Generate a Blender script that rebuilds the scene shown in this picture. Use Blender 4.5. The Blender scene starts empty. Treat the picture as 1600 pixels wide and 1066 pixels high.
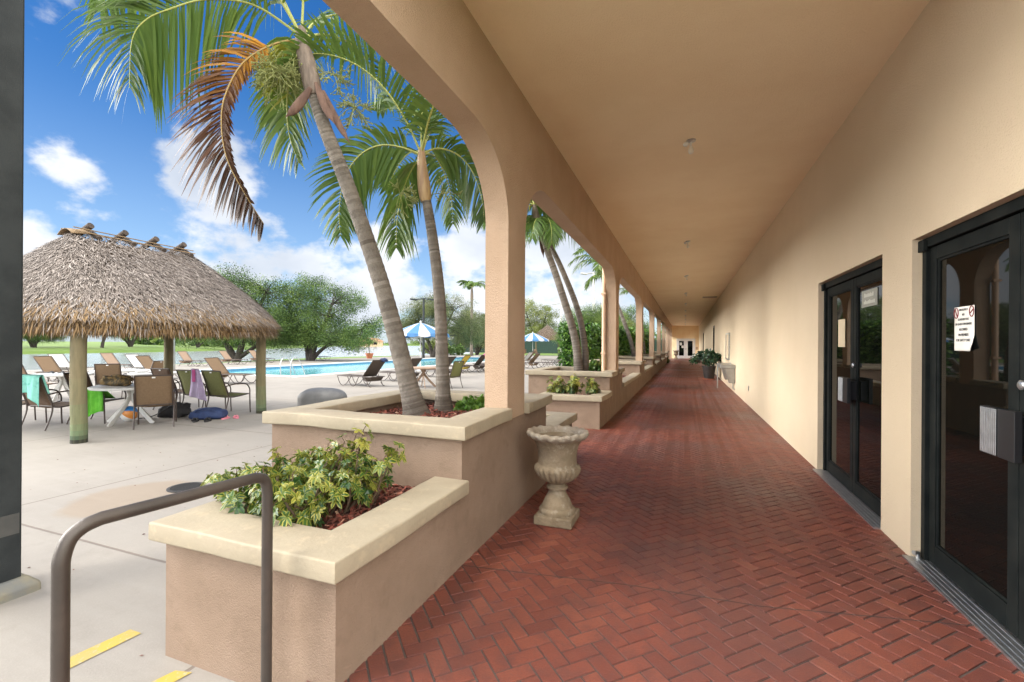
import bpy, bmesh, math, random
from math import sin, cos, pi, radians
from mathutils import Vector, Matrix, noise

S = bpy.context.scene
COL = S.collection

# ------------------------------------------------------------------ camera
cam_d = bpy.data.cameras.new("camera")
cam = bpy.data.objects.new("camera", cam_d)
COL.objects.link(cam)
cam.location = (0, 0, 1.44)
cam.matrix_world = (Matrix.Translation((0, 0, 1.44)) @ Matrix.Rotation(radians(20.79), 4, 'Z')
                    @ Matrix.Rotation(radians(90), 4, 'X') @ Matrix.Rotation(0.0061, 4, 'Z'))
cam_d.sensor_width = 36
cam_d.lens = 36 * 711 / 1600
cam_d.shift_y = 0.0034
cam_d.clip_start = 0.05
cam_d.clip_end = 6000
S.camera = cam

# ------------------------------------------------------------------ light
SUN_EL, SUN_AZ = radians(62), radians(216)      # azimuth clockwise from +Y
sd = (sin(SUN_AZ) * cos(SUN_EL), cos(SUN_AZ) * cos(SUN_EL), sin(SUN_EL))
sun_d = bpy.data.lights.new("sun", 'SUN')
sun_d.energy = 0.72
sun_d.angle = radians(11)
sun_d.color = (1.0, 0.94, 0.85)
sun = bpy.data.objects.new("sun", sun_d)
COL.objects.link(sun)
sun.rotation_euler = Vector(sd).to_track_quat('Z', 'Y').to_euler()

S.view_settings.view_transform = 'Standard'
S.view_settings.look = 'None'
S.view_settings.gamma = 1
S.view_settings.exposure = 1.48
S.cycles.use_denoising = True
S.cycles.max_bounces = 10
S.cycles.diffuse_bounces = 7
S.cycles.glossy_bounces = 4
S.cycles.transmission_bounces = 4
S.cycles.sample_clamp_indirect = 6


class NT:
    """small node helper"""
    def __init__(self, tree):
        self.t = tree
        tree.nodes.clear()

    def n(self, kind, **kw):
        nd = self.t.nodes.new(kind)
        for k, v in kw.items():
            if k.startswith('i_'):
                key = k[2:]
                nd.inputs[int(key) if key.isdigit() else key].default_value = v
            else:
                setattr(nd, k, v)
        return nd

    def l(self, a, b):
        self.t.links.new(a, b)

    def m(self, op, a, b=None, c=None):
        nd = self.t.nodes.new('ShaderNodeMath')
        nd.operation = op
        for i, v in enumerate((a, b, c)):
            if v is None:
                continue
            if isinstance(v, (int, float)):
                nd.inputs[i].default_value = v
            else:
                self.t.links.new(v, nd.inputs[i])
        return nd.outputs[0]

    def ramp(self, fac, stops):
        nd = self.t.nodes.new('ShaderNodeValToRGB')
        els = nd.color_ramp.elements
        while len(els) < len(stops):
            els.new(0.5)
        for e, (p, c) in zip(els, stops):
            e.position = p
            e.color = c if len(c) == 4 else (*c, 1)
        self.t.links.new(fac, nd.inputs[0])
        return nd.outputs[0]

    def mix(self, fac, a, b, blend='MIX'):
        nd = self.t.nodes.new('ShaderNodeMix')
        nd.data_type = 'RGBA'
        nd.blend_type = blend
        for sock, v in ((nd.inputs[0], fac), (nd.inputs[6], a), (nd.inputs[7], b)):
            if isinstance(v, (int, float)):
                sock.default_value = v
            elif isinstance(v, tuple):
                sock.default_value = v if len(v) == 4 else (*v, 1)
            else:
                self.t.links.new(v, sock)
        return nd.outputs[2]

    def smooth(self, x, lo, hi):
        nd = self.t.nodes.new('ShaderNodeMapRange')
        nd.interpolation_type = 'SMOOTHSTEP'
        nd.inputs[1].default_value = lo
        nd.inputs[2].default_value = hi
        self.t.links.new(x, nd.inputs[0])
        return nd.outputs[0]


# ------------------------------------------------------------------ sky with clouds
W = bpy.data.worlds.new("World")
S.world = W
W.use_nodes = True
w = NT(W.node_tree)
sky = w.n('ShaderNodeTexSky', sky_type='NISHITA', sun_disc=False, sun_elevation=SUN_EL, sun_rotation=SUN_AZ,
          air_density=1.0, dust_density=0.4, ozone_density=2.0)
tc = w.n('ShaderNodeTexCoord')
sep = w.n('ShaderNodeSeparateXYZ')
w.l(tc.outputs['Generated'], sep.inputs[0])
zc = w.m('MAXIMUM', sep.outputs[2], 0.0)
den = w.m('ADD', zc, 0.16)
comb = w.n('ShaderNodeCombineXYZ')
w.l(w.m('DIVIDE', sep.outputs[0], den), comb.inputs[0])
w.l(w.m('DIVIDE', sep.outputs[1], den), comb.inputs[1])
wisp = w.n('ShaderNodeTexNoise', i_Scale=1.5, i_Detail=7.0, i_Roughness=0.62)
w.l(comb.outputs[0], wisp.inputs['Vector'])
puff = w.n('ShaderNodeTexNoise', i_Scale=7.5, i_Detail=9.0, i_Roughness=0.58)
mp = w.n('ShaderNodeMapping')
mp.inputs['Scale'].default_value = (1, 1, 1.5)
w.l(tc.outputs['Generated'], mp.inputs[0])
w.l(mp.outputs[0], puff.inputs['Vector'])
# cumulus heaps standing in particular directions of the sky (direction, angular size, density)
HEAPS = [((-.785, .552, .285), .10, 1.25), ((-.755, .52, .40), .07, .75), ((-.885, .42, .20), .05, .95), ((-.795, .571, .213), .11, 1.0), ((-.873, .409, .265), .06, .9),
         ((-.920, .380, .150), .075, 1.1), ((-.871, .44, .217), .07, .8), ((-.76, .63, .16), .14, .9),
         ((-.589, .795, .144), .13, 1.1), ((-.634, .77, .09), .15, 1.0), ((-.425, .885, .19), .14, 1.1),
         ((-.43, .88, .09), .18, 1.1), ((-.26, .96, .123), .16, 1.2), ((-.27, .944, .20), .14, 1.0),
         ((-.69, .715, .12), .13, .95), ((-.83, .411, .377), .07, .42), ((-.709, .51, .487), .08, .40),
         ((-.815, .36, .453), .06, .55), ((-.838, .36, .409), .045, .45), ((-.18, .98, .10), .2, 1.2),
         ((-.763, .506, .403), .05, .35), ((.3, .93, .2), .5, 1.1)]
tot = None
for d, r, k in HEAPS:
    vm = w.n('ShaderNodeVectorMath', operation='DISTANCE')
    w.l(tc.outputs['Generated'], vm.inputs[0])
    vm.inputs[1].default_value = Vector(d).normalized()
    g = w.m('MULTIPLY', w.m('EXPONENT', w.m('MULTIPLY', w.m('POWER', w.m('DIVIDE', vm.outputs['Value'], r), 2.0), -1.0)), k)
    tot = g if tot is None else w.m('MAXIMUM', tot, g)
dens = w.m('ADD', w.m('MULTIPLY', tot, 0.52), w.m('MULTIPLY', w.m('SUBTRACT', puff.outputs[0], 0.5), 1.25))
dens = w.m('ADD', dens, w.m('MULTIPLY', w.m('SUBTRACT', wisp.outputs[0], 0.5), 0.35))
heap_a = w.smooth(dens, 0.30, 0.52)
# added bright sky area, unseen at left and behind, to fill the arcade with light
fill_left_d = w.n('ShaderNodeVectorMath', operation='DOT_PRODUCT')
w.l(tc.outputs['Generated'], fill_left_d.inputs[0])
fill_left_d.inputs[1].default_value = Vector((-.93, -.36, .24)).normalized()
fill_left = w.smooth(w.m('ADD', fill_left_d.outputs['Value'], w.m('MULTIPLY', w.m('SUBTRACT', wisp.outputs[0], 0.5), 0.10)), 0.80, 0.93)
fill_right_d = w.n('ShaderNodeVectorMath', operation='DOT_PRODUCT')  # second added bright area, unseen at right rear, lights the faces turned right
w.l(tc.outputs['Generated'], fill_right_d.inputs[0])
fill_right_d.inputs[1].default_value = Vector((.78, -.52, .34)).normalized()
bank2 = w.smooth(w.m('ADD', fill_right_d.outputs['Value'], w.m('MULTIPLY', w.m('SUBTRACT', wisp.outputs[0], 0.5), 0.2)), 0.55, 0.82)
shade = w.n('ShaderNodeTexNoise', i_Scale=3.2, i_Detail=5.0, i_Roughness=0.5)
w.l(mp.outputs[0], shade.inputs['Vector'])
cl_col = w.ramp(shade.outputs[0], [(0.34, (0.50, 0.56, 0.66)), (0.56, (0.86, 0.88, 0.92))])
haze = w.smooth(sep.outputs[2], 0.46, 0.0)
SKY_STRENGTH = 0.055
hsv = w.n('ShaderNodeHueSaturation', i_Saturation=1.40, i_Value=1.0, i_Hue=0.507)
w.l(sky.outputs[0], hsv.inputs['Color'])
inv = 1.0 / SKY_STRENGTH
base = w.mix(w.m('MULTIPLY', haze, 0.52), hsv.outputs[0], (0.22 * inv, 0.31 * inv, 0.43 * inv))
sc_cl = w.n('ShaderNodeVectorMath', operation='SCALE')
sc_cl.inputs['Scale'].default_value = 0.445 * inv
w.l(cl_col, sc_cl.inputs[0])
c1 = w.mix(w.m('MULTIPLY', heap_a, 0.93), base, sc_cl.outputs[0])
FILL_LEFT = 5.4
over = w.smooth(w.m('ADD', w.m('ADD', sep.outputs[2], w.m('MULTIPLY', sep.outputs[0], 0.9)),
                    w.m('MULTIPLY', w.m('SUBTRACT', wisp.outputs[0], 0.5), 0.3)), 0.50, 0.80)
OVER_FILL = 0.7  # added brightness overhead and to the right, out of view, as extra skylight
c1 = w.mix(over, c1, (OVER_FILL * inv, OVER_FILL * inv, OVER_FILL * inv))
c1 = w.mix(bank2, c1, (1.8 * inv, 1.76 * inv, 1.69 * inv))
c2 = w.mix(fill_left, c1, (FILL_LEFT * inv, FILL_LEFT * 0.97 * inv, FILL_LEFT * 0.93 * inv))
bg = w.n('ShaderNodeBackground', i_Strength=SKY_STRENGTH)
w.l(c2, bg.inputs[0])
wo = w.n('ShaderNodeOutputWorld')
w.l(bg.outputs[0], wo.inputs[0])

# ------------------------------------------------------------------ materials
MATS = {}


def pbr(name, col, rough=0.6, col2=None, vscale=2.0, vdetail=6.0, lo=0.35, hi=0.65, bump=0.0, bscale=60.0, spec=0.5,
        metal=0.0, tone=None, tonecols=None, speck=None, trans=0.0, coat=0.0, space='Object', stretch=None, bdist=0.02):
    """noise-mottled principled material; tone = name of a per-corner value attribute mixing tonecols"""
    m = bpy.data.materials.new(name)
    m.use_nodes = True
    t = NT(m.node_tree)
    tc = t.n('ShaderNodeTexCoord')
    vec = tc.outputs[space]
    if stretch:
        mpn = t.n('ShaderNodeMapping')
        mpn.inputs['Scale'].default_value = stretch
        t.l(vec, mpn.inputs[0])
        vec = mpn.outputs[0]
    nz = t.n('ShaderNodeTexNoise', i_Scale=vscale, i_Detail=vdetail, i_Roughness=0.6)
    t.l(vec, nz.inputs['Vector'])
    f = t.smooth(nz.outputs[0], lo, hi)
    c = t.mix(f, col, col2 if col2 else col)
    if tone:
        at = t.n('ShaderNodeAttribute', attribute_name=tone)
        cc = t.ramp(at.outputs['Fac'], tonecols)
        c = t.mix(0.75 if col2 else 1.0, c, cc) if not col2 else t.mix(f, cc, t.mix(0.5, cc, col2))
    if speck:
        sc, amt, scol = speck
        n2 = t.n('ShaderNodeTexNoise', i_Scale=sc, i_Detail=3.0, i_Roughness=0.7)
        t.l(vec, n2.inputs['Vector'])
        c = t.mix(t.m('MULTIPLY', t.smooth(n2.outputs[0], 0.52, 0.68), amt), c, scol)
    b = t.n('ShaderNodeBsdfPrincipled', i_Roughness=rough, i_Metallic=metal)
    b.inputs['Specular IOR Level'].default_value = spec
    b.inputs['Coat Weight'].default_value = coat
    t.l(c, b.inputs['Base Color'])
    if bump:
        n3 = t.n('ShaderNodeTexNoise', i_Scale=bscale, i_Detail=4.0, i_Roughness=0.65)
        t.l(vec, n3.inputs['Vector'])
        bp = t.n('ShaderNodeBump', i_Strength=bump, i_Distance=bdist)
        t.l(n3.outputs[0], bp.inputs['Height'])
        t.l(bp.outputs[0], b.inputs['Normal'])
    out = t.n('ShaderNodeOutputMaterial')
    if trans:
        tr = t.n('ShaderNodeBsdfTranslucent')
        t.l(c, tr.inputs['Color'])
        mx = t.n('ShaderNodeMixShader', i_Fac=trans)
        t.l(b.outputs[0], mx.inputs[1])
        t.l(tr.outputs[0], mx.inputs[2])
        t.l(mx.outputs[0], out.inputs[0])
    else:
        t.l(b.outputs[0], out.inputs[0])
    MATS[name] = m
    return m


pbr('stucco_peach', (.485, .345, .237), .9, (.44, .308, .204), 1.6, bump=.8, bscale=110, bdist=.014, speck=(190, .35, (.36, .24, .155)))
pbr('stucco_ceiling', (.93, .78, .54), .9, (.89, .73, .49), 1.1, bump=.8, bscale=110, bdist=.014, speck=(170, .25, (.70, .53, .36)))
pbr('stucco_cream', (.65, .535, .375), .9, (.62, .505, .345), .8, bump=.8, bscale=110, bdist=.014, speck=(180, .22, (.53, .43, .31)))
pbr('stucco_yellow', (.92, .76, .50), .85, (.84, .65, .38), .9, bump=.3, bscale=100, bdist=.01)
pbr('planter_pink', (.262, .185, .13), .9, (.222, .153, .104), 2.4, bump=.7, bscale=130, bdist=.012, speck=(5, .5, (.19, .128, .085)))
pbr('planter_cap', (.335, .285, .20), .75, (.295, .248, .172), 3.0, bump=.3, bscale=40, bdist=.01, speck=(9, .3, (.48, .38, .25)))
pbr('dark_bronze', (.008, .010, .010), .5, (.014, .016, .015), 6, bump=.05, bscale=200, spec=.08)
pbr('aluminium', (.55, .56, .57), .32, (.45, .46, .47), 20, metal=.9)
pbr('black_plastic', (.012, .012, .013), .4)
pbr('tinted_glass', (.003, .0035, .003), .02, spec=.16)
pbr('white_paint', (0.720, 0.720, 0.702), .4, (0.675, 0.675, 0.657), 3)
pbr('paper', (.74, .72, .66), .8, (.68, .66, .60), 12)
pbr('sign_tan', (.30, .30, .25), .6, (.26, .26, .22), 30)
pbr('ink', (.02, .02, .02), .6)
pbr('ink_pale', (.55, .55, .48), .6)
pbr('ink_red', (.16, .015, .02), .6)
pbr('mortar', (.055, .045, .042), .95, (.085, .07, .06), 8)
pbr('rail_metal', (.072, .058, .048), .42, (.052, .043, .037), 5, bump=.12, bscale=140, metal=.25)
pbr('pole_metal', (.018, .022, .024), .55, (.030, .035, .037), 4, bump=.1, bscale=120, spec=.25)
pbr('pole_patch', (.05, .052, .051), .6, (.065, .065, .062), 8)
pbr('pole_base', (.15, .155, .15), .7, (.25, .22, .14), 3.5)
pbr('yellow_paint', (.42, .31, .045), .75, (.36, .28, .09), 6, speck=(30, .8, (.38, .34, .26)))
pbr('urn_stone', (.27, .21, .135), .9, (.185, .14, .085), 5, bump=.6, bscale=45, speck=(14, .45, (.40, .35, .27)))
pbr('urn_rim', (.36, .31, .235), .9, (.26, .21, .15), 6, bump=.7, bscale=60, speck=(20, .5, (.48, .44, .37)))
pbr('soil', (.16, .12, .075), .95, (.10, .07, .045), 10, bump=.8, bscale=50)
pbr('mulch_ground', (0.120, 0.035, 0.022), .95, (0.070, 0.025, 0.018), 14, bump=1, bscale=60)
pbr('mulch_chip', (.2, .05, .03), .9, tone='tone', tonecols=[(0, (.07, .03, .022)), (.45, (.19, .055, .035)), (.8, (.28, .075, .05)), (1, (.42, .26, .17))])
pbr('palm_trunk', (.19, .16, .13), .9, (.09, .075, .06), 9, bump=1, bscale=28, tone='tone', tonecols=[(0, (.075, .06, .045)), (.5, (.17, .147, .12)), (1, (.25, .222, .19))])
pbr('crownshaft', (.22, .17, .13), .7, (.12, .09, .068), 4, bump=.3, bscale=30, stretch=(6, 6, 1))
pbr('crownshaft_green', (.46, .32, .16), .5, (.32, .20, .11), 4, stretch=(6, 6, 1))
PALM = [(0, (.045, .024, .014)), (.18, (.13, .055, .024)), (.30, (.52, .25, .03)), (.42, (.42, .40, .07)), (.52, (.16, .235, .045)), (.66, (.105, .175, .036)), (.8, (.07, .13, .03)), (1, (.14, .215, .05))]
pbr('palm_leaf', (.1, .2, .03), .38, tone='tone', tonecols=PALM, trans=.34, spec=.3)
pbr('palm_rachis', (.36, .42, .10), .5, tone='tone', tonecols=[(0, (.22, .12, .04)), (.4, (.42, .30, .08)), (1, (.38, .44, .12))])
pbr('palm_flower', (.31, .34, .13), .7, (.24, .27, .085), 8, trans=.15)
pbr('palm_spathe', (.17, .10, .072), .8, (.10, .055, .04), 4, bump=.4, bscale=30, stretch=(5, 5, 1))
LEAFY = [(0, (.022, .05, .012)), (.4, (.065, .125, .026)), (.7, (.12, .20, .04)), (1, (.21, .29, .065))]
pbr('leaf_tree', (.06, .12, .02), .5, tone='tone', tonecols=LEAFY, trans=.3)
pbr('leaf_olive', (.09, .12, .03), .5, tone='tone', tonecols=[(0, (.045, .065, .022)), (.5, (.115, .145, .05)), (1, (.21, .23, .085))], trans=.3)
pbr('leaf_yellow', (.2, .22, .05), .5, tone='tone', tonecols=[(0, (.07, .10, .028)), (.5, (.16, .20, .045)), (1, (.28, .30, .08))], trans=.3)
pbr('leaf_hedge', (.05, .13, .02), .35, tone='tone', tonecols=[(0, (.018, .055, .012)), (.5, (.07, .17, .025)), (1, (.19, .33, .05))], trans=.22)
pbr('leaf_dark', (.02, .06, .03), .35, tone='tone', tonecols=[(0, (.010, .030, .016)), (.6, (.025, .070, .032)), (1, (.07, .13, .06))], trans=.15)
pbr('leaf_varieg', (.2, .25, .05), .3, tone='tone', tonecols=[(0, (.02, .06, .015)), (.36, (.055, .12, .02)), (.56, (.20, .22, .035)), (1, (.42, .385, .075))], trans=.25)
pbr('stem_brown', (.13, .085, .05), .85, (.09, .06, .035), 10)
pbr('bark_dark', (.055, .045, .038), .95, (.03, .026, .022), 6, bump=.7, bscale=20)
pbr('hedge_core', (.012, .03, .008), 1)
THATCH = [(0, (.06, .046, .038)), (.35, (.19, .158, .137)), (.65, (.31, .265, .232)), (.84, (.44, .39, .35)), (.85, (.11, .06, .025)), (1, (.34, .225, .11))]
pbr('thatch', (.35, .28, .2), .9, tone='tone', tonecols=THATCH)
pbr('thatch_under', (.10, .065, .035), .95, (.06, .04, .022), 6, bump=.5, bscale=30)
pbr('log_dark', (.075, .055, .042), .9, (.045, .034, .027), 5, bump=.5, bscale=30)
pbr('bamboo', (.26, .18, .10), .8, (.17, .115, .065), 5)
pbr('post_wood', (0.170, 0.157, 0.085), .9, (0.098, 0.098, 0.053), 4, bump=.6, bscale=30, stretch=(5, 5, .6), tone='tone', tonecols=[(0, (.02, .02, .016)), (.06, (.11, .18, .10)), (.2, (.17, .20, .10)), (.5, (.21, .17, .095)), (1, (.18, .15, .085))])
pbr('chair_frame', (.045, .030, .024), .35, (.06, .042, .034), 8, spec=.5)
pbr('sling_tan', (0.238, 0.160, 0.094), .8, (0.205, 0.135, 0.078), 40, bump=.25, bscale=500, trans=.22)
pbr('sling_brown', (0.164, 0.102, 0.066), .8, (0.139, 0.086, 0.053), 40, bump=.25, bscale=500, trans=.22)
pbr('sling_olive', (0.204, 0.212, 0.076), .8, (0.170, 0.178, 0.060), 40, bump=.25, bscale=500, trans=.22)
pbr('sling_dark', (.085, .065, .05), .8, (.07, .05, .04), 40, bump=.25, bscale=500, trans=.15)
pbr('sling_yellow', (.62, .50, .10), .8, (.55, .44, .09), 30, trans=.3)
pbr('sling_pale', (0.400, 0.288, 0.208), .8, (0.352, 0.248, 0.176), 40, trans=.25)
pbr('white_resin', (0.592, 0.592, 0.576), .4, (0.544, 0.544, 0.520), 5)
pbr('towel_teal', (.20, .56, .46), .95, (.26, .60, .52), 4, bump=.4, bscale=220, speck=(11, .6, (.05, .33, .26)))
pbr('towel_green', (.10, .42, .035), .95, (.15, .50, .05), 6, bump=.4, bscale=220)
pbr('towel_lilac', (.46, .36, .56), .95, (.54, .46, .66), 6, bump=.4, bscale=220)
pbr('towel_pink', (.66, .12, .32), .95, (.60, .16, .40), 8, bump=.4, bscale=220)
pbr('towel_white', (0.624, 0.616, 0.600), .95, (0.576, 0.568, 0.552), 6, bump=.4, bscale=220)
pbr('cloth_black', (.012, .012, .014), .75, (.02, .02, .022), 8, bump=.5, bscale=60)
pbr('cloth_navy', (.015, .030, .095), .7, (.022, .045, .13), 8, bump=.5, bscale=60)
pbr('cloth_camo', (.20, .13, .045), .8, (.055, .042, .02), 14, lo=.44, hi=.54, bump=.4, bscale=60)
pbr('ball_blue', (.03, .19, .50), .35)
pbr('ball_orange', (.62, .24, .05), .35)
pbr('ball_white', (.75, .75, .73), .35)
pbr('flip_pink', (.66, .22, .28), .6)
pbr('terracotta', (.42, .15, .07), .8, (.36, .12, .06), 5)
pbr('pot_black', (.022, .018, .016), .55, (.035, .028, .024), 6)
pbr('umbrella_blue', (0.107, 0.279, 0.541), .8, (0.090, 0.246, 0.492), 3, trans=.35)
pbr('umbrella_white', (0.656, 0.672, 0.689), .8, (0.623, 0.640, 0.656), 3, trans=.35)
pbr('steel', (.42, .42, .40), .35, (.34, .34, .32), 6, metal=.7)
pbr('dome_grey', (.125, .125, .125), .55, (.10, .10, .10), 5, bump=.1, bscale=90)
pbr('grate_iron', (.03, .03, .03), .7)
pbr('grass', (.105, .185, .028), .95, (.14, .21, .04), .12, bump=.6, bscale=6, speck=(.5, .5, (.11, .19, .03)))
pbr('fence_green', (.010, .032, .022), .8, (.016, .042, .03), 3)
pbr('house_wall', (.55, .40, .24), .9)
pbr('house_roof', (.34, .20, .11), .9, (.28, .16, .09), 1)
pbr('bulb_glass', (.78, .74, .66), .3)
pbr('pipe_peach', (.66, .45, .30), .6, (.62, .42, .28), 5)
pbr('vent_grey', (.42, .34, .24), .7)


# concrete deck with control joints, stains and leaf-litter dirt
def mk_deck():
    m = bpy.data.materials.new('deck_concrete'); m.use_nodes = True
    t = NT(m.node_tree)
    tc = t.n('ShaderNodeTexCoord')
    v = tc.outputs['Object']
    sp = t.n('ShaderNodeSeparateXYZ'); t.l(v, sp.inputs[0])
    n1 = t.n('ShaderNodeTexNoise', i_Scale=.55, i_Detail=8.0, i_Roughness=.65); t.l(v, n1.inputs['Vector'])
    c = t.mix(t.smooth(n1.outputs[0], .3, .7), (.282, .258, .226), (.235, .215, .189))
    n2 = t.n('ShaderNodeTexNoise', i_Scale=3.5, i_Detail=8.0, i_Roughness=.7); t.l(v, n2.inputs['Vector'])
    c = t.mix(t.m('MULTIPLY', t.smooth(n2.outputs[0], .5, .75), .35), c, (.17, .152, .13))
    n3 = t.n('ShaderNodeTexNoise', i_Scale=120.0, i_Detail=3.0); t.l(v, n3.inputs['Vector'])
    c = t.mix(t.m('MULTIPLY', t.smooth(n3.outputs[0], .5, .7), .18), c, (.35, .325, .29))
    # broom streaks
    mp2 = t.n('ShaderNodeMapping'); mp2.inputs['Scale'].default_value = (.5, 7, 1); mp2.inputs['Rotation'].default_value = (0, 0, .25); t.l(v, mp2.inputs[0])
    n4 = t.n('ShaderNodeTexNoise', i_Scale=1.4, i_Detail=5.0); t.l(mp2.outputs[0], n4.inputs['Vector'])
    c = t.mix(t.m('MULTIPLY', t.smooth(n4.outputs[0], .5, .7), .22), c, (.30, .278, .247))
    # round rusty stain
    vm = t.n('ShaderNodeVectorMath', operation='DISTANCE'); t.l(v, vm.inputs[0]); vm.inputs[1].default_value = (-5.12, 2.95, -.12)
    dd = t.m('ADD', vm.outputs['Value'], t.m('MULTIPLY', t.m('SUBTRACT', n2.outputs[0], .5), .25))
    ring = t.smooth(dd, .62, .50)
    c = t.mix(t.m('MULTIPLY', ring, .5), c, (.235, .165, .10))
    # joints
    jx = t.m('ABSOLUTE', t.m('SUBTRACT', t.m('FRACT', t.m('DIVIDE', t.m('ADD', sp.outputs[0], 10.6 + 36), 3.7)), .5))
    jx = t.m('SUBTRACT', .5, jx)
    jy = t.m('ABSOLUTE', t.m('SUBTRACT', t.m('FRACT', t.m('DIVIDE', t.m('ADD', sp.outputs[1], 37 - 5.85), 3.7)), .5))
    jy = t.m('SUBTRACT', .5, jy)
    # fraction is centred at the joint
    j = t.m('MINIMUM', t.m('MINIMUM', jx, 1.0), jy)
    jl = t.smooth(j, .0042, .0020)
    c = t.mix(t.m('MULTIPLY', jl, .75), c, (.13, .10, .08))
    b = t.n('ShaderNodeBsdfPrincipled', i_Roughness=.82)
    t.l(c, b.inputs['Base Color'])
    hb = t.m('SUBTRACT', t.m('MULTIPLY', n3.outputs[0], .25), t.m('MULTIPLY', jl, .8))
    bp = t.n('ShaderNodeBump', i_Strength=.35, i_Distance=.01)
    t.l(hb, bp.inputs['Height']); t.l(bp.outputs[0], b.inputs['Normal'])
    o = t.n('ShaderNodeOutputMaterial'); t.l(b.outputs[0], o.inputs[0])
    MATS['deck'] = m


mk_deck()


def mk_brick():
    m = bpy.data.materials.new('brick_paver'); m.use_nodes = True
    t = NT(m.node_tree)
    tc = t.n('ShaderNodeTexCoord'); v = tc.outputs['Object']
    at = t.n('ShaderNodeAttribute', attribute_name='tone')
    c = t.ramp(at.outputs['Fac'], [(0, (.155, .039, .025)), (.5, (.21, .053, .031)), (1, (.265, .076, .042))])
    n1 = t.n('ShaderNodeTexNoise', i_Scale=75.0, i_Detail=7.0, i_Roughness=.85); t.l(v, n1.inputs['Vector'])
    n0 = t.n('ShaderNodeTexNoise', i_Scale=9.0, i_Detail=5.0, i_Roughness=.65); t.l(v, n0.inputs['Vector'])
    c = t.mix(t.m('MULTIPLY', t.smooth(n0.outputs[0], .45, .66), .6), c, (.125, .040, .032))
    c = t.mix(t.m('MULTIPLY', t.smooth(n1.outputs[0], .44, .66), .75), c, (.125, .045, .036))
    n2 = t.n('ShaderNodeTexNoise', i_Scale=230.0, i_Detail=2.0); t.l(v, n2.inputs['Vector'])
    c = t.mix(t.m('MULTIPLY', t.smooth(n2.outputs[0], .58, .72), .4), c, (.40, .19, .13))
    # grimy, walked-on areas keep a greyer tint; edge zones along both walls are dirtier
    n3 = t.n('ShaderNodeTexNoise', i_Scale=.55, i_Detail=6.0, i_Roughness=.6); t.l(v, n3.inputs['Vector'])
    c = t.mix(t.m('MULTIPLY', t.smooth(n3.outputs[0], .45, .60), .55), c, (.095, .042, .037))
    b = t.n('ShaderNodeBsdfPrincipled')
    t.l(c, b.inputs['Base Color'])
    rg = t.n('ShaderNodeMapRange'); rg.inputs[1].default_value = .3; rg.inputs[2].default_value = .7; rg.inputs[3].default_value = .55; rg.inputs[4].default_value = .28
    t.l(n3.outputs[0], rg.inputs[0]); t.l(rg.outputs[0], b.inputs['Roughness'])
    b.inputs['Specular IOR Level'].default_value = .5
    bp = t.n('ShaderNodeBump', i_Strength=.9, i_Distance=.008)
    t.l(n1.outputs[0], bp.inputs['Height']); t.l(bp.outputs[0], b.inputs['Normal'])
    o = t.n('ShaderNodeOutputMaterial'); t.l(b.outputs[0], o.inputs[0])
    MATS['brick'] = m


mk_brick()


def mk_water(name, deep, rough, wscale, wstr, spec=.5, base2=None):
    m = bpy.data.materials.new(name); m.use_nodes = True
    t = NT(m.node_tree)
    tc = t.n('ShaderNodeTexCoord'); v = tc.outputs['Object']
    mpn = t.n('ShaderNodeMapping'); mpn.inputs['Scale'].default_value = (1, .45, 1); t.l(v, mpn.inputs[0])
    n = t.n('ShaderNodeTexNoise', i_Scale=wscale, i_Detail=4.0, i_Roughness=.6); t.l(mpn.outputs[0], n.inputs['Vector'])
    b = t.n('ShaderNodeBsdfPrincipled', i_Roughness=rough)
    b.inputs['Specular IOR Level'].default_value = spec
    if base2:
        c = t.mix(t.smooth(n.outputs[0], .35, .65), deep, base2)
        t.l(c, b.inputs['Base Color'])
    else:
        b.inputs['Base Color'].default_value = (*deep, 1)
    bp = t.n('ShaderNodeBump', i_Strength=wstr, i_Distance=.05)
    t.l(n.outputs[0], bp.inputs['Height']); t.l(bp.outputs[0], b.inputs['Normal'])
    o = t.n('ShaderNodeOutputMaterial'); t.l(b.outputs[0], o.inputs[0])
    MATS[name] = m


mk_water('lake_water', (.30, .33, .34), .16, 1.6, .35, .6, (.40, .43, .44))
mk_water('pool_water', (.06, .36, .42), .08, 2.2, .3, .4, (.18, .54, .57))
pbr('pool_tile', (.62, .64, .62), .5, (.55, .58, .57), 4)
pbr('pool_band', (.05, .16, .30), .3, (.09, .24, .38), 20)


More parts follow.
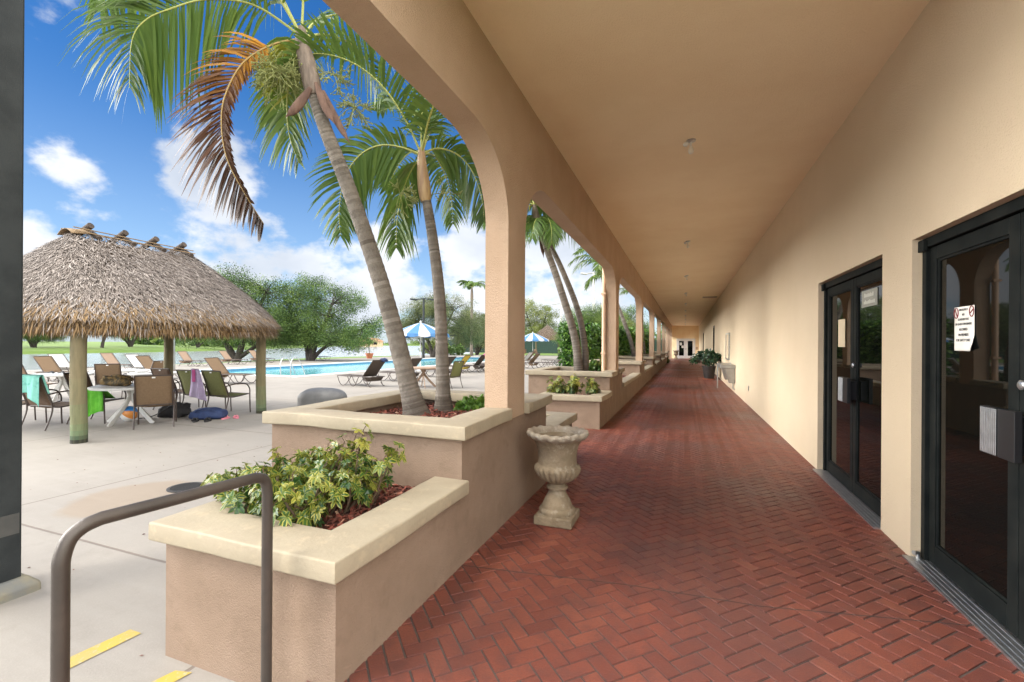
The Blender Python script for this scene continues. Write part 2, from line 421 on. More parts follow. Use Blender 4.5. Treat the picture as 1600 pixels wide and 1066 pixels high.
# ------------------------------------------------------------------ mesh builder
class MB:
    def __init__(self):
        self.v, self.f, self.t, self.mi, self.seg = [], [], [], [], 0
        self.tone, self.m = 0.5, 0

    def face(self, idx):
        self.f.append(idx); self.t.append(self.tone); self.mi.append(self.m)

    def poly(self, pts):
        i = len(self.v)
        self.v.extend(tuple(p) for p in pts)
        self.face(tuple(range(i, i + len(pts))))

    def box(self, x0, x1, y0, y1, z0, z1, M=None):
        i = len(self.v)
        P = [(x, y, z) for z in (z0, z1) for y in (y0, y1) for x in (x0, x1)]
        if M is not None:
            P = [tuple(M @ Vector(p)) for p in P]
        self.v.extend(P)
        for q in ((0, 2, 3, 1), (4, 5, 7, 6), (0, 1, 5, 4), (2, 6, 7, 3), (0, 4, 6, 2), (1, 3, 7, 5)):
            self.face(tuple(i + k for k in q))

    def cbox(self, c, s, M=None):
        B = Matrix.Translation(c) @ (M if M is not None else Matrix())
        self.box(-s[0] / 2, s[0] / 2, -s[1] / 2, s[1] / 2, -s[2] / 2, s[2] / 2, B)

    def tube(self, pts, rad, seg=8, cap=True, tones=None, flat=1.0, upv=None):
        pts = [Vector(p) for p in pts]
        n = len(pts)
        if isinstance(rad, (int, float)):
            rad = [rad] * n
        i0 = len(self.v)
        tn = [(pts[min(k + 1, n - 1)] - pts[max(k - 1, 0)]).normalized() for k in range(n)]
        up = Vector(upv) if upv else (Vector((0, 0, 1)) if abs(tn[0].z) < .9 else Vector((1, 0, 0)))
        a = (up - tn[0] * up.dot(tn[0])).normalized()
        for k in range(n):
            a = (a - tn[k] * a.dot(tn[k]))
            if a.length < 1e-6:
                a = tn[k].orthogonal()
            a.normalize()
            b = tn[k].cross(a)
            for j in range(seg):
                th = 2 * pi * j / seg
                self.v.append(tuple(pts[k] + (a * cos(th) * flat + b * sin(th)) * rad[k]))
        for k in range(n - 1):
            if tones:
                self.tone = tones[k]
            for j in range(seg):
                j2 = (j + 1) % seg
                self.face((i0 + k * seg + j, i0 + k * seg + j2, i0 + (k + 1) * seg + j2, i0 + (k + 1) * seg + j))
        if cap:
            self.face(tuple(i0 + j for j in reversed(range(seg))))
            self.face(tuple(i0 + (n - 1) * seg + j for j in range(seg)))

    def lathe(self, prof, seg=32, c=(0, 0, 0), fn=None, cap=True):
        i0 = len(self.v)
        for k, (r, z) in enumerate(prof):
            for j in range(seg):
                th = 2 * pi * j / seg
                rr, zz = (r, z) if fn is None else fn(r, z, th)
                self.v.append((c[0] + rr * cos(th), c[1] + rr * sin(th), c[2] + zz))
        for k in range(len(prof) - 1):
            for j in range(seg):
                j2 = (j + 1) % seg
                self.face((i0 + k * seg + j, i0 + k * seg + j2, i0 + (k + 1) * seg + j2, i0 + (k + 1) * seg + j))
        if cap:
            self.face(tuple(i0 + j for j in reversed(range(seg))))
            self.face(tuple(i0 + (len(prof) - 1) * seg + j for j in range(seg)))

    def prism_x(self, poly, x0, x1):
        """polygon in the YZ plane extruded along X"""
        n, i = len(poly), len(self.v)
        self.v.extend((x0, y, z) for y, z in poly)
        self.v.extend((x1, y, z) for y, z in poly)
        self.face(tuple(i + k for k in range(n)))
        self.face(tuple(i + n + k for k in reversed(range(n))))
        for k in range(n):
            k2 = (k + 1) % n
            self.face((i + k, i + n + k, i + n + k2, i + k2))

    def grid(self, fn, nu, nv, closed_u=False):
        i0 = len(self.v)
        for b in range(nv + 1):
            for a in range(nu + (0 if closed_u else 1)):
                self.v.append(tuple(fn(a / nu, b / nv)))
        row = nu if closed_u else nu + 1
        for b in range(nv):
            for a in range(nu):
                a2 = (a + 1) % row
                self.face((i0 + b * row + a, i0 + b * row + a2, i0 + (b + 1) * row + a2, i0 + (b + 1) * row + a))

    def build(self, name, mats, parent=None, smooth=None, loc=None, bevel=0, fixn=True, solid=0):
        me = bpy.data.meshes.new(name)
        me.from_pydata(self.v, [], self.f)
        if isinstance(mats, str):
            mats = [mats]
        for mm in mats:
            me.materials.append(MATS[mm])
        me.polygons.foreach_set('material_index', self.mi)
        at = me.attributes.new('tone', 'FLOAT', 'FACE')
        at.data.foreach_set('value', self.t)
        if fixn:
            bm = bmesh.new(); bm.from_mesh(me)
            bmesh.ops.recalc_face_normals(bm, faces=bm.faces)
            bm.to_mesh(me); bm.free()
        if smooth is not None:
            me.polygons.foreach_set('use_smooth', [True] * len(me.polygons))
            if smooth < 180:
                me.set_sharp_from_angle(angle=radians(smooth))
        o = bpy.data.objects.new(name, me)
        COL.objects.link(o)
        if parent is not None:
            o.parent = parent
        if loc is not None:
            o.location = loc
        if solid:
            sm = o.modifiers.new('solid', 'SOLIDIFY'); sm.thickness = solid; sm.offset = 0
        if bevel:
            bv = o.modifiers.new('bevel', 'BEVEL'); bv.width = bevel; bv.segments = 2; bv.limit_method = 'ANGLE'; bv.angle_limit = radians(40)
        return o


def tag(o, label, cat=None, group=None, kind=None):
    if label: o['label'] = label
    if cat: o['category'] = cat
    if group: o['group'] = group
    if kind: o['kind'] = kind
    return o


def thing(name, label, cat, loc=(0, 0, 0), rz=0, group=None):
    o = bpy.data.objects.new(name, None)
    COL.objects.link(o)
    o.location = loc; o.rotation_euler = (0, 0, rz)
    o.empty_display_size = .1
    return tag(o, label, cat, group)


def dup(root, loc, rz, label, scale=None, swap=None):
    """copy of a thing with its parts and sub-parts (mesh data shared)"""
    def cp(o, par):
        c = o.copy()
        COL.objects.link(c)
        if par is not None:
            c.parent = par
        if swap and c.type == 'MESH' and len(c.material_slots) and c.material_slots[0].material.name in swap:
            c.data = swapped(c.data, c.material_slots[0].material.name, swap[c.material_slots[0].material.name])
        for ch in list(o.children):
            cp(ch, c)
        return c
    r = cp(root, None)
    r.location = loc; r.rotation_euler = (0, 0, rz)
    if scale: r.scale = (scale, scale, scale) if isinstance(scale, (int, float)) else scale
    r['label'] = label
    return r


_SW = {}


def swapped(me, a, b):
    k = (me.name, b)
    if k not in _SW:
        n = me.copy()
        for i, mm in enumerate(n.materials):
            if mm.name == a:
                n.materials[i] = MATS[b]
        _SW[k] = n
    return _SW[k]


def cr(pts, n):
    """Catmull-Rom through points"""
    P = [Vector(p) for p in pts]
    P = [P[0] * 2 - P[1]] + P + [P[-1] * 2 - P[-2]]
    out = []
    segs = len(P) - 3
    for i in range(n + 1):
        x = i / n * segs
        k = min(int(x), segs - 1); u = x - k
        p0, p1, p2, p3 = P[k:k + 4]
        out.append(.5 * ((2 * p1) + (p2 - p0) * u + (2 * p0 - 5 * p1 + 4 * p2 - p3) * u * u + (3 * p1 - p0 - 3 * p2 + p3) * u ** 3))
    return out


def text(body, name, mat, size, loc, rot, parent, extrude=.0006, align='CENTER'):
    cu = bpy.data.curves.new(name, 'FONT')
    cu.body = body; cu.size = size; cu.align_x = align; cu.align_y = 'CENTER'; cu.extrude = extrude
    cu.materials.append(MATS[mat])
    o = bpy.data.objects.new(name, cu)
    COL.objects.link(o)
    dg = bpy.context.evaluated_depsgraph_get()
    me = bpy.data.meshes.new_from_object(o.evaluated_get(dg))
    bpy.data.objects.remove(o)
    o = bpy.data.objects.new(name, me)
    COL.objects.link(o)
    o.location = loc; o.rotation_euler = rot; o.parent = parent
    return o


# ================================================================== BUILDING
XL, XR, ZC = -1.35, 1.45, 3.65
PER, Y0C, CW = 6.22, 3.45, 0.42
YEND = 54.6
BLD = thing('clubhouse_building', 'long peach stucco clubhouse with an arched arcade along the brick walkway', 'building')


def noisy_box(mb, x0, x1, y0, y1, z0, z1):
    mb.box(x0, x1, y0, y1, z0, z1)


# --- right wall with door openings
DOORS = [(2.03, 3.88), (4.38, 6.22)]
FAR_DOORS = [(25.9, 27.0), (40.2, 41.6)]
mb = MB()
ZD = 2.17
ys = 1.5
for a, b in DOORS + FAR_DOORS:
    mb.box(XR, XR + .32, ys, a, -.15, ZC + .25)
    zt = ZD if (a, b) in DOORS else 2.5
    mb.box(XR, XR + .32, a, b, zt, ZC + .25)
    ys = b
mb.box(XR, XR + .32, ys, YEND + .3, -.15, ZC + .25)
mb.build('wall', 'stucco_cream', BLD)
mb = MB()
mb.box(XL - .2, XR, YEND, YEND + .3, -.15, ZC + .25)
mb.build('end_wall', 'stucco_yellow', BLD)
mb = MB()
mb.box(XL - .2, XR + .32, 1.45, YEND + .3, ZC, ZC + .3)
mb.build('ceiling', 'stucco_ceiling', BLD)
# upper storey wall and parapet over the arcade, roof edge
mb = MB()
mb.box(XL - .2, XL + .1, 1.45, YEND + .3, ZC + .3, 4.2)
mb.box(XR + .1, XR + .32, 1.5, YEND + .3, ZC + .3, 4.6)
mb.box(XR + .32, XR + 8, 1.5, 1.8, -.15, 4.6)
mb.build('parapet', 'stucco_peach', BLD)

# --- arcade: header with flat arches on rounded haunches, and columns
cols = [Y0C + PER * k for k in range(0, 9)]


def haunch(ya, yb, zs, zt, r, n=14):
    """points of the arch from (ya,zs) up, across and down to (yb,zs)"""
    out = []
    h = zt - zs
    for i in range(n + 1):
        a = pi - (pi / 2) * i / n
        out.append((ya + r + r * cos(a), zs + h * sin(a)))
    for i in range(n + 1):
        a = pi / 2 - (pi / 2) * i / n
        out.append((yb - r + r * cos(a), zs + h * sin(a)))
    return out


ZS = 2.42
pts = [(1.0, ZC), (1.0, 3.0)]
prev = None
edge = [1.0] + [c for c in cols] + [YEND]
poly = []
starts = [1.45] + [c + CW for c in cols]
ends = [c for c in cols] + [YEND]
for a, b in zip(starts, ends):
    if b - a > 1.6:
        poly += haunch(a, b, ZS, 3.0, .66) if a > 1.5 else [(1.45, 3.0)] + haunch(a - 4, b, ZS, 3.0, .66)[15:]
    else:
        poly += [(a, ZS), (b, ZS)]
poly += [(YEND, ZC), (1.45, ZC)]
mb = MB()
mb.prism_x(poly, XL - .2, XL + .003)
mb.build('arcade_header', 'stucco_peach', BLD, smooth=30)
for c in cols:
    mb = MB()
    mb.box(XL - .2, XL + .003, c, c + CW, .82 if c < 42 else -.15, ZS)
    mb.build('column', 'stucco_peach', BLD)

# downpipe on the second column
mb = MB()
mb.tube([(XL - .245, cols[1] - .03, -.1), (XL - .245, cols[1] - .03, 3.4)], .042, 12)
for z in (1.25, 2.5):
    mb.box(XL - .30, XL - .2, cols[1] - .085, cols[1] + .025, z, z + .035)
mb.build('downpipe', 'pipe_peach', BLD, smooth=40)

# --- ceiling vent
mb = MB()
mb.box(.75, 1.35, 22.2, 22.8, ZC - .012, ZC + .02)
for i in range(9):
    mb.box(.8, 1.3, 22.25 + i * .06, 22.27 + i * .06, ZC - .022, ZC - .012)
mb.build('ceiling_vent', 'vent_grey', BLD)


# --- glazed double doors
def glass_door(y0, y1, full=True):
    d = bpy.data.objects.new('door', None); COL.objects.link(d); d.parent = BLD; d.empty_display_size = .1
    X0 = XR + .055
    mb = MB()
    mb.box(X0, X0 + .12, y0 + .002, y1 - .002, ZD - .065, ZD - .002)
    for a, b in ((y0 + .002, y0 + .052), (y1 - .052, y1 - .002)):
        mb.box(X0, X0 + .12, a, b, 0.012, ZD - .065)
    mb.box(X0 - .025, X0, y1 - .075, y1 - .002, ZD - .09, ZD - .015)
    mb.build('frame', 'dark_bronze', d, bevel=.003)
    mb = MB()
    mb.box(XR - .045, XR + .14, y0 - .0, y1, 0.0, .012)
    for i in range(4):
        mb.box(XR - .03 + i * .03, XR - .018 + i * .03, y0 + .01, y1 - .01, .012, .0155)
    mb.build('threshold', 'aluminium', d)
    ym = (y0 + y1) / 2
    for sgn, (a, b) in ((-1, (y0 + .056, ym - .004)), (1, (ym + .004, y1 - .056))):
        mb = MB()
        X1 = X0 + .022
        st = .078
        mb.box(X1, X1 + .045, a, a + st, .02, ZD - .072)
        mb.box(X1, X1 + .045, b - st, b, .02, ZD - .072)
        mb.box(X1, X1 + .045, a + st, b - st, ZD - .072 - .085, ZD - .072)
        mb.box(X1, X1 + .045, a + st, b - st, .02, .145)
        # glazing beads
        for q in ((a + st, a + st + .014, .145, ZD - .157), (b - st - .014, b - st, .145, ZD - .157)):
            mb.box(X1 + .008, X1 + .03, q[0], q[1], q[2], q[3])
        mb.box(X1 + .008, X1 + .03, a + st + .014, b - st - .014, .145, .16)
        mb.box(X1 + .008, X1 + .03, a + st + .014, b - st - .014, ZD - .172, ZD - .157)
        mb.build('door_leaf', 'dark_bronze', d, bevel=.0025)
        mb = MB()
        mb.box(X1 + .016, X1 + .024, a + st + .012, b - st - .012, .158, ZD - .17)
        mb.build('glass', 'tinted_glass', d)
        # pull: thick block standing off the stile near the meeting edge
        yc = (a + st / 2) if sgn > 0 else (b - st / 2)
        mb = MB()
        ya, yb = (yc - .055, yc + .09) if sgn > 0 else (yc - .09, yc + .055)
        mb.box(X1 - .055, X1, ya + .03, yb - .03, .93, 1.11)
        mb.box(X1 - .085, X1 - .055, ya, yb, .90, 1.14)
        if sgn > 0:
            mb.m = 1
            for i in range(9):
                yy = ya + .008 + i * .0148
                mb.box(X1 - .090, X1 - .085, yy, yy + .0095, .905, 1.135)
        mb.build('handle', ['black_plastic', 'aluminium'], d, bevel=.002)
        if sgn < 0:
            mb = MB()
            mb.lathe([(.0, 0), (.02, 0), (.024, .006), (.024, .016), (.016, .022), (0, .022)], 20)
            o = mb.build('lock', 'aluminium', d, smooth=40)
            o.location = (X1 - .001, yc + .0, 1.26); o.rotation_euler = (0, -pi / 2, 0)
    # black room behind the glass
    mb = MB()
    mb.box(X0 + .14, X0 + .16, y0, y1, 0, ZD)
    mb.build('backing', 'black_plastic', d)
    return d


for y0, y1 in DOORS:
    glass_door(y0, y1)

mb = MB(); mb.tube([(XR + .03, 3.85, 0.0), (XR + .03, 3.85, .05), (XR + .0, 3.83, .055)], .014, 10)
mb.build('door_stop', 'steel', BLD, smooth=40)
# far plain service doors set in the wall
for (a, b), mname in zip(FAR_DOORS, ('stucco_cream', 'stucco_cream')):
    d = bpy.data.objects.new('door', None); COL.objects.link(d); d.parent = BLD
    mb = MB(); mb.box(XR + .12, XR + .17, a + .05, b - .05, .01, 2.42); mb.build('door_leaf', 'white_paint', d)
    mb = MB()
    mb.box(XR - .012, XR + .18, a, a + .05, 0, 2.5); mb.box(XR - .012, XR + .18, b - .05, b, 0, 2.5)
    mb.box(XR - .012, XR + .18, a + .05, b - .05, 2.42, 2.5)
    mb.build('frame', 'dark_bronze', d)
    mb = MB(); mb.tube([(XR + .12, a + .12, 1.02), (XR + .07, a + .12, 1.02), (XR + .07, a + .24, 1.02)], .011, 8)
    mb.build('handle', 'aluminium', d, smooth=40)

# white glazed double door at the end
d = bpy.data.objects.new('door', None); COL.objects.link(d); d.parent = BLD
d['label'] = 'white double door with two dark narrow panes in the end wall'
ED0, ED1, ey = -.80, 1.02, YEND
mb = MB()
mb.box(ED0 - .08, ED0, ey - .06, ey, 0, 2.22); mb.box(ED1, ED1 + .08, ey - .06, ey, 0, 2.22)
mb.box(ED0, ED1, ey - .06, ey, 2.14, 2.22)
mb.build('frame', 'white_paint', d)
em = (ED0 + ED1) / 2
for a, b in ((ED0, em - .004), (em + .004, ED1)):
    mb = MB()
    mb.box(a, a + .2, ey - .045, ey, .01, 2.14); mb.box(b - .2, b, ey - .045, ey, .01, 2.14)
    mb.box(a + .2, b - .2, ey - .045, ey, .01, .30); mb.box(a + .2, b - .2, ey - .045, ey, 1.95, 2.14)
    mb.build('door_leaf', 'white_paint', d)
    mb = MB(); mb.box(a + .2, b - .2, ey - .03, ey, .30, 1.95); mb.build('glass', 'tinted_glass', d)
mb = MB(); mb.box(em - .06, em - .03, ey - .09, ey - .045, .95, 1.15); mb.box(em + .03, em + .06, ey - .09, ey - .045, .95, 1.15)
mb.build('handle', 'aluminium', d)
# papers stuck on the end door
for i, (x, z, wd, h) in enumerate(((-.42, 1.62, .26, .3), (-.22, 1.30, .22, .28))):
    mb = MB(); mb.box(x - wd / 2, x + wd / 2, ey - .034, ey - .031, z - h / 2, z + h / 2)
    tag(mb.build('notice', 'paper'), ['upper white notice on the dark pane of the end door', 'lower white notice on the dark pane of the end door'][i], 'notice', 'notices on the end door')

# ------------------------------------------------------------------ brick floor (45 degree herringbone)
rnd = random.Random(11)
mb = MB()
Lb, Wb, J = .168, .084, .0058
R45 = cos(pi / 4)


def floor_in(x, y):
    if y < 1.5 and x < -1.30:
        return False
    if -1.62 < x < 1.56 and -.6 < y < YEND + .12:
        return True
    return -2.62 < x <= -1.62 and 5.55 < y < 7.9


def add_brick(u0, v0, u1, v1):
    uc, vc = (u0 + u1) / 2, (v0 + v1) / 2
    x, y = (uc - vc) * R45, (uc + vc) * R45
    if not floor_in(x, y):
        return
    if y > 30:
        dz, tx, ty = 0, 0, 0
    else:
        dz, tx, ty = rnd.uniform(-.0010, .0008), rnd.uniform(-.0035, .0035), rnd.uniform(-.0035, .0035)
    mb.tone = min(1, max(0, rnd.gauss(.5, .24)))
    i = len(mb.v)
    for ins, zz in ((J * .45, -.012), (J, 0.0)):
        for (u, v) in ((u0 + ins, v0 + ins), (u1 - ins, v0 + ins), (u1 - ins, v1 - ins), (u0 + ins, v1 - ins)):
            mb.v.append(((u - v) * R45, (u + v) * R45, zz + dz + (u - uc) * tx + (v - vc) * ty))
    mb.face((i + 4, i + 5, i + 6, i + 7))
    for k in range(4):
        k2 = (k + 1) % 4
        mb.face((i + k, i + k2, i + 4 + k2, i + 4 + k))


mb.m = 1
for i in range(-45, 510):
    for j in range(-45, 510):
        x, y = (i - j) * Wb * R45, (i + j) * Wb * R45
        if x < -3 or x > 2 or y < -1 or y > YEND + .5:
            continue
        k = (i - j) % 4
        if k == 0:
            add_brick(i * Wb, j * Wb, (i + 2) * Wb, (j + 1) * Wb)
        elif k == 3:
            add_brick(i * Wb, j * Wb, (i + 1) * Wb, (j + 2) * Wb)
mb.m = 0
mb.tone = .5
mb.box(-1.52, 1.74, 1.55, YEND, -.15, -.0062)
mb.box(-1.36, 1.74, -.7, 1.55, -.15, -.0062)
mb.box(-2.66, -1.52, 5.5, 7.95, -.15, -.0062)
mb.poly([(-1.36, 2.655, .0022), (-1.36, 2.648, .0022), (-.3, 2.80, .0022), (.4, 2.838, .0022), (1.46, 3.055, .0022), (1.46, 3.062, .0022), (.4, 2.845, .0022), (-.3, 2.807, .0022)])
o = mb.build('brick_walkway', ['mortar', 'brick'], fixn=False)
tag(o, 'red herringbone brick walkway under the arcade', 'floor', kind='structure')

# ------------------------------------------------------------------ deck, pool, lake, land
PX0, PX1, PY0, PY1 = -25.6, -17.0, 16.4, 50.0
ZK = -.12
mb = MB()
DX0, DX1, DY0, DY1 = -33.5, 3.0, -14.0, 62.0
for a, b, c_, e in ((DX0, DX1, DY0, PY0), (DX0, DX1, PY1, DY1), (DX0, PX0, PY0, PY1), (PX1, DX1, PY0, PY1)):
    mb.poly([(a, c_, ZK), (b, c_, ZK), (b, e, ZK), (a, e, ZK)])
mb.poly([(DX0, DY0, -.5), (DX0, DY1, -.5), (DX0, DY1, ZK), (DX0, DY0, ZK)])
tag(mb.build('pool_deck', 'deck', fixn=False), 'pale concrete pool deck with thin joints', 'deck', kind='structure')

POOL = thing('swimming_pool', 'large rectangular swimming pool with turquoise water and pale coping', 'pool', (0, 0, 0))


def ring(mb, x0, x1, y0, y1, w_, z0, z1):
    mb.box(x0 - w_, x1 + w_, y0 - w_, y0, z0, z1)
    mb.box(x0 - w_, x1 + w_, y1, y1 + w_, z0, z1)
    mb.box(x0 - w_, x0, y0, y1, z0, z1)
    mb.box(x1, x1 + w_, y0, y1, z0, z1)


mb = MB(); ring(mb, PX0 + .02, PX1 - .02, PY0 + .02, PY1 - .02, .42, ZK - .05, ZK + .035); mb.build('coping', 'white_paint', POOL, bevel=.015)
mb = MB(); ring(mb, PX0 + .001, PX1 - .001, PY0 + .001, PY1 - .001, -.03, -.42, ZK - .03)
for a in (0,):
    pass
mb.build('tile_band', 'pool_band', POOL)
mb = MB()
mb.box(PX0 - .05, PX1 + .05, PY0 - .05, PY1 + .05, -1.7, -1.6)
mb.build('basin', 'pool_tile', POOL)
mb = MB(); mb.poly([(PX0, PY0, -.27), (PX1, PY0, -.27), (PX1, PY1, -.27), (PX0, PY1, -.27)])
tag(mb.build('pool_water', 'pool_water', fixn=False), 'turquoise pool water', 'water', kind='structure')

mb = MB(); mb.poly([(-900, -300, -.6), (-14, -300, -.6), (-14, 900, -.6), (-900, 900, -.6)])
tag(mb.build('lake', 'lake_water', fixn=False), 'grey rippled lake beyond the pool deck', 'water', kind='structure')

SHORE = [(-30, -60), (-34.2, -15), (-35.2, 0), (-36, 15), (-38.2, 25), (-40, 34), (-41, 45), (-38.5, 56), (-36, 66), (-42, 90), (-58, 130), (-95, 200), (-130, 290)]
mb = MB()
rows = [(-1.2, -.85), (0, -.60), (.5, -.34), (1.6, -.22), (2.6, -.20)]
sh = cr([(x, y, 0) for x, y in SHORE], 90)
for k in range(len(sh) - 1):
    for (o1, z1), (o2, z2) in zip(rows, rows[1:]):
        a, b = sh[k], sh[k + 1]
        mb.poly([(a.x + o1, a.y, z1), (a.x + o2, a.y, z2), (b.x + o2, b.y, z2), (b.x + o1, b.y, z1)])
for k in range(len(sh) - 1):
    a, b = sh[k], sh[k + 1]
    xr = -33.4 if (a.y + b.y) / 2 < 61.5 else 150
    if a.x + 2.6 < xr:
        mb.poly([(a.x + 2.6, a.y, -.2), (max(xr, a.x + 2.6), a.y, -.2), (max(xr, b.x + 2.6), b.y, -.2), (b.x + 2.6, b.y, -.2)])
mb.poly([(3.05, -60, -.2), (150, -60, -.2), (150, 62, -.2), (3.05, 62, -.2)])
tag(mb.build('near_lawn', 'grass', fixn=False), 'green lawn edging the pool deck', 'lawn', kind='structure')

FAR = [(-88, -90), (-97, 20), (-100, 43), (-107, 73), (-136, 120), (-200, 215), (-290, 330), (-330, 420), (-200, 470), (-110, 330)]
fs = cr([(x, y, 0) for x, y in FAR], 100)
cen = Vector((-120, 250, 0))
mb = MB()
frow = [(-2, -.9), (0, -.62), (1.5, -.2), (8, .25), (30, .9), (60, 1.3), (400, 2.2)]
nrm = []
for k in range(len(fs)):
    tg = (fs[min(k + 1, len(fs) - 1)] - fs[max(k - 1, 0)]).normalized()
    nrm.append(Vector((-tg.y, tg.x, 0)))
for k in range(len(fs) - 1):
    for (o1, z1), (o2, z2) in zip(frow, frow[1:]):
        s2 = 1 if k < 66 else .25
        a, b, na, nb = fs[k], fs[k + 1], nrm[k], nrm[k + 1]
        mb.poly([tuple(a + na * o1 * s2) [:2] + (z1,), tuple(a + na * o2 * s2)[:2] + (z2,), tuple(b + nb * o2 * s2)[:2] + (z2,), tuple(b + nb * o1 * s2)[:2] + (z1,)])
tag(mb.build('far_bank', 'grass', smooth=180), 'bright green grass bank across the lake', 'lawn', kind='structure')
mb = MB(); mb.poly([(-3000, -3000, -3), (3000, -3000, -3), (3000, 3000, -3), (-3000, 3000, -3)])
tag(mb.build('ground', 'grass', fixn=False), 'ground reaching the horizon', 'ground', kind='structure')


# ------------------------------------------------------------------ masonry planters
def sweep(mb, path, prof, closed=False, step=.14, jit=0.0, seed=0, jz=1.0):
    """profile (offset outwards to the left, z) swept along a mitred path in plan"""
    P = [Vector((x, y, 0)) for x, y in path]
    n = len(P)

    def ln(i, j):
        d_ = (P[j] - P[i]).normalized()
        return Vector((-d_.y, d_.x, 0))
    rows_ = []
    segs = n if closed else n - 1
    miters = []
    for i in range(n):
        if closed or 0 < i < n - 1:
            a, b = ln((i - 1) % n, i), ln(i, (i + 1) % n)
            mvec = (a + b); mvec = mvec / max(.2, mvec.dot(a)) if mvec.length > 1e-6 else a
        elif i == 0:
            mvec = ln(0, 1)
        else:
            mvec = ln(n - 2, n - 1)
        miters.append(mvec)
    stations = []
    for i in range(segs):
        j = (i + 1) % n
        L = (P[j] - P[i]).length
        ns = max(1, int(L / step))
        nn = ln(i, j)
        c0 = .27 if (closed or i > 0) else 0
        c1 = .27 if (closed or i < segs - 1) else 0
        for k in range(ns):
            u = k / ns
            if k and (u * L < c0 or (1 - u) * L < c1):
                continue
            stations.append((P[i].lerp(P[j], u), miters[i] if k == 0 else nn))
    if not closed:
        stations.append((P[-1], miters[-1]))
    i0 = len(mb.v)
    m = len(prof)
    for p, nv in stations:
        for o_, z in prof:
            q = p + nv * o_
            q = Vector((q.x, q.y, z))
            if jit:
                nz = noise.noise_vector(q * 1.7 + Vector((seed, 0, 0))) * jit + noise.noise_vector(q * 6 + Vector((seed, 3, 0))) * jit * .3
                q += Vector((nz.x, nz.y, nz.z * jz))
            mb.v.append(tuple(q))
    ns = len(stations)
    for a in range(ns if closed else ns - 1):
        b = (a + 1) % ns
        for k in range(m):
            k2 = (k + 1) % m
            mb.face((i0 + a * m + k, i0 + a * m + k2, i0 + b * m + k2, i0 + b * m + k))
    if not closed:
        mb.face(tuple(i0 + k for k in range(m)))
        mb.face(tuple(i0 + (ns - 1) * m + k for k in reversed(range(m))))


def rrect(o0, o1, z0, z1, r=.011, n=3):
    out = []
    for cx, cz, a0 in ((o1 - r, z1 - r, 0), (o0 + r, z1 - r, 90), (o0 + r, z0 + r, 180), (o1 - r, z0 + r, 270)):
        for i in range(n + 1):
            a = radians(a0 + 90 * i / n)
            out.append((cx + r * cos(a), cz + r * sin(a)))
    return out


WT = .16


def planter(name, label, body_path, cap_paths, mulch, ztop, closed, group, zb=-.15, grip=.05, seed=0):
    x0, x1, y0, y1 = mulch
    L = Vector(((x0 + x1) / 2, (y0 + y1) / 2, ZK))
    t = thing(name, label, 'planter', L, 0, group)
    off = -L
    mb = MB()
    sweep(mb, body_path, [(0, zb), (0, ztop - .075), (-WT, ztop - .075), (-WT, zb)], closed, .25)
    mb.build('wall', 'planter_pink', t, loc=off)
    mb = MB()
    for cp in cap_paths:
        sweep(mb, cp, rrect(-WT - .05, grip, ztop - .093, ztop), False, .09, .014, seed, .75)
    mb.build('cap', 'planter_cap', t, smooth=50, loc=off)
    # mulch bed: uneven ground with bark chips
    r_ = random.Random(seed * 7 + 3)
    zm = ztop - (.15 if ztop > .7 else .10)
    mb = MB()
    nx, ny = max(2, int((x1 - x0) / .08)), max(2, int((y1 - y0) / .08))

    def hz_(x, y):
        return zm + noise.noise(Vector((x * 3, y * 3, seed))) * .03

    mb.grid(lambda u, v: (x0 + (x1 - x0) * u, y0 + (y1 - y0) * v, hz_(x0 + (x1 - x0) * u, y0 + (y1 - y0) * v)), nx, ny)
    mb.m = 1
    area = (x1 - x0) * (y1 - y0)
    dens_ = 1500 if y0 < 6 else (350 if y0 < 16 else 60)
    for _ in range(int(area * dens_)):
        x, y = r_.uniform(x0 + .02, x1 - .02), r_.uniform(y0 + .02, y1 - .02)
        l_, w_ = r_.uniform(.012, .045), r_.uniform(.004, .010)
        M = Matrix.Translation((x, y, hz_(x, y) + r_.uniform(.002, .014))) @ Matrix.Rotation(r_.uniform(0, 2 * pi), 4, 'Z') @ Matrix.Rotation(r_.gauss(0, .45), 4, 'Y') @ Matrix.Rotation(r_.gauss(0, .4), 4, 'X')
        mb.tone = r_.random()
        mb.poly([M @ Vector(p) for p in ((-l_, -w_, 0), (l_, -w_ * .7, 0), (l_ * .9, w_, .002), (-l_ * .9, w_ * .8, .002))])
    mb.build('mulch', ['mulch_ground', 'mulch_chip'], t, loc=off, fixn=False)
    return t


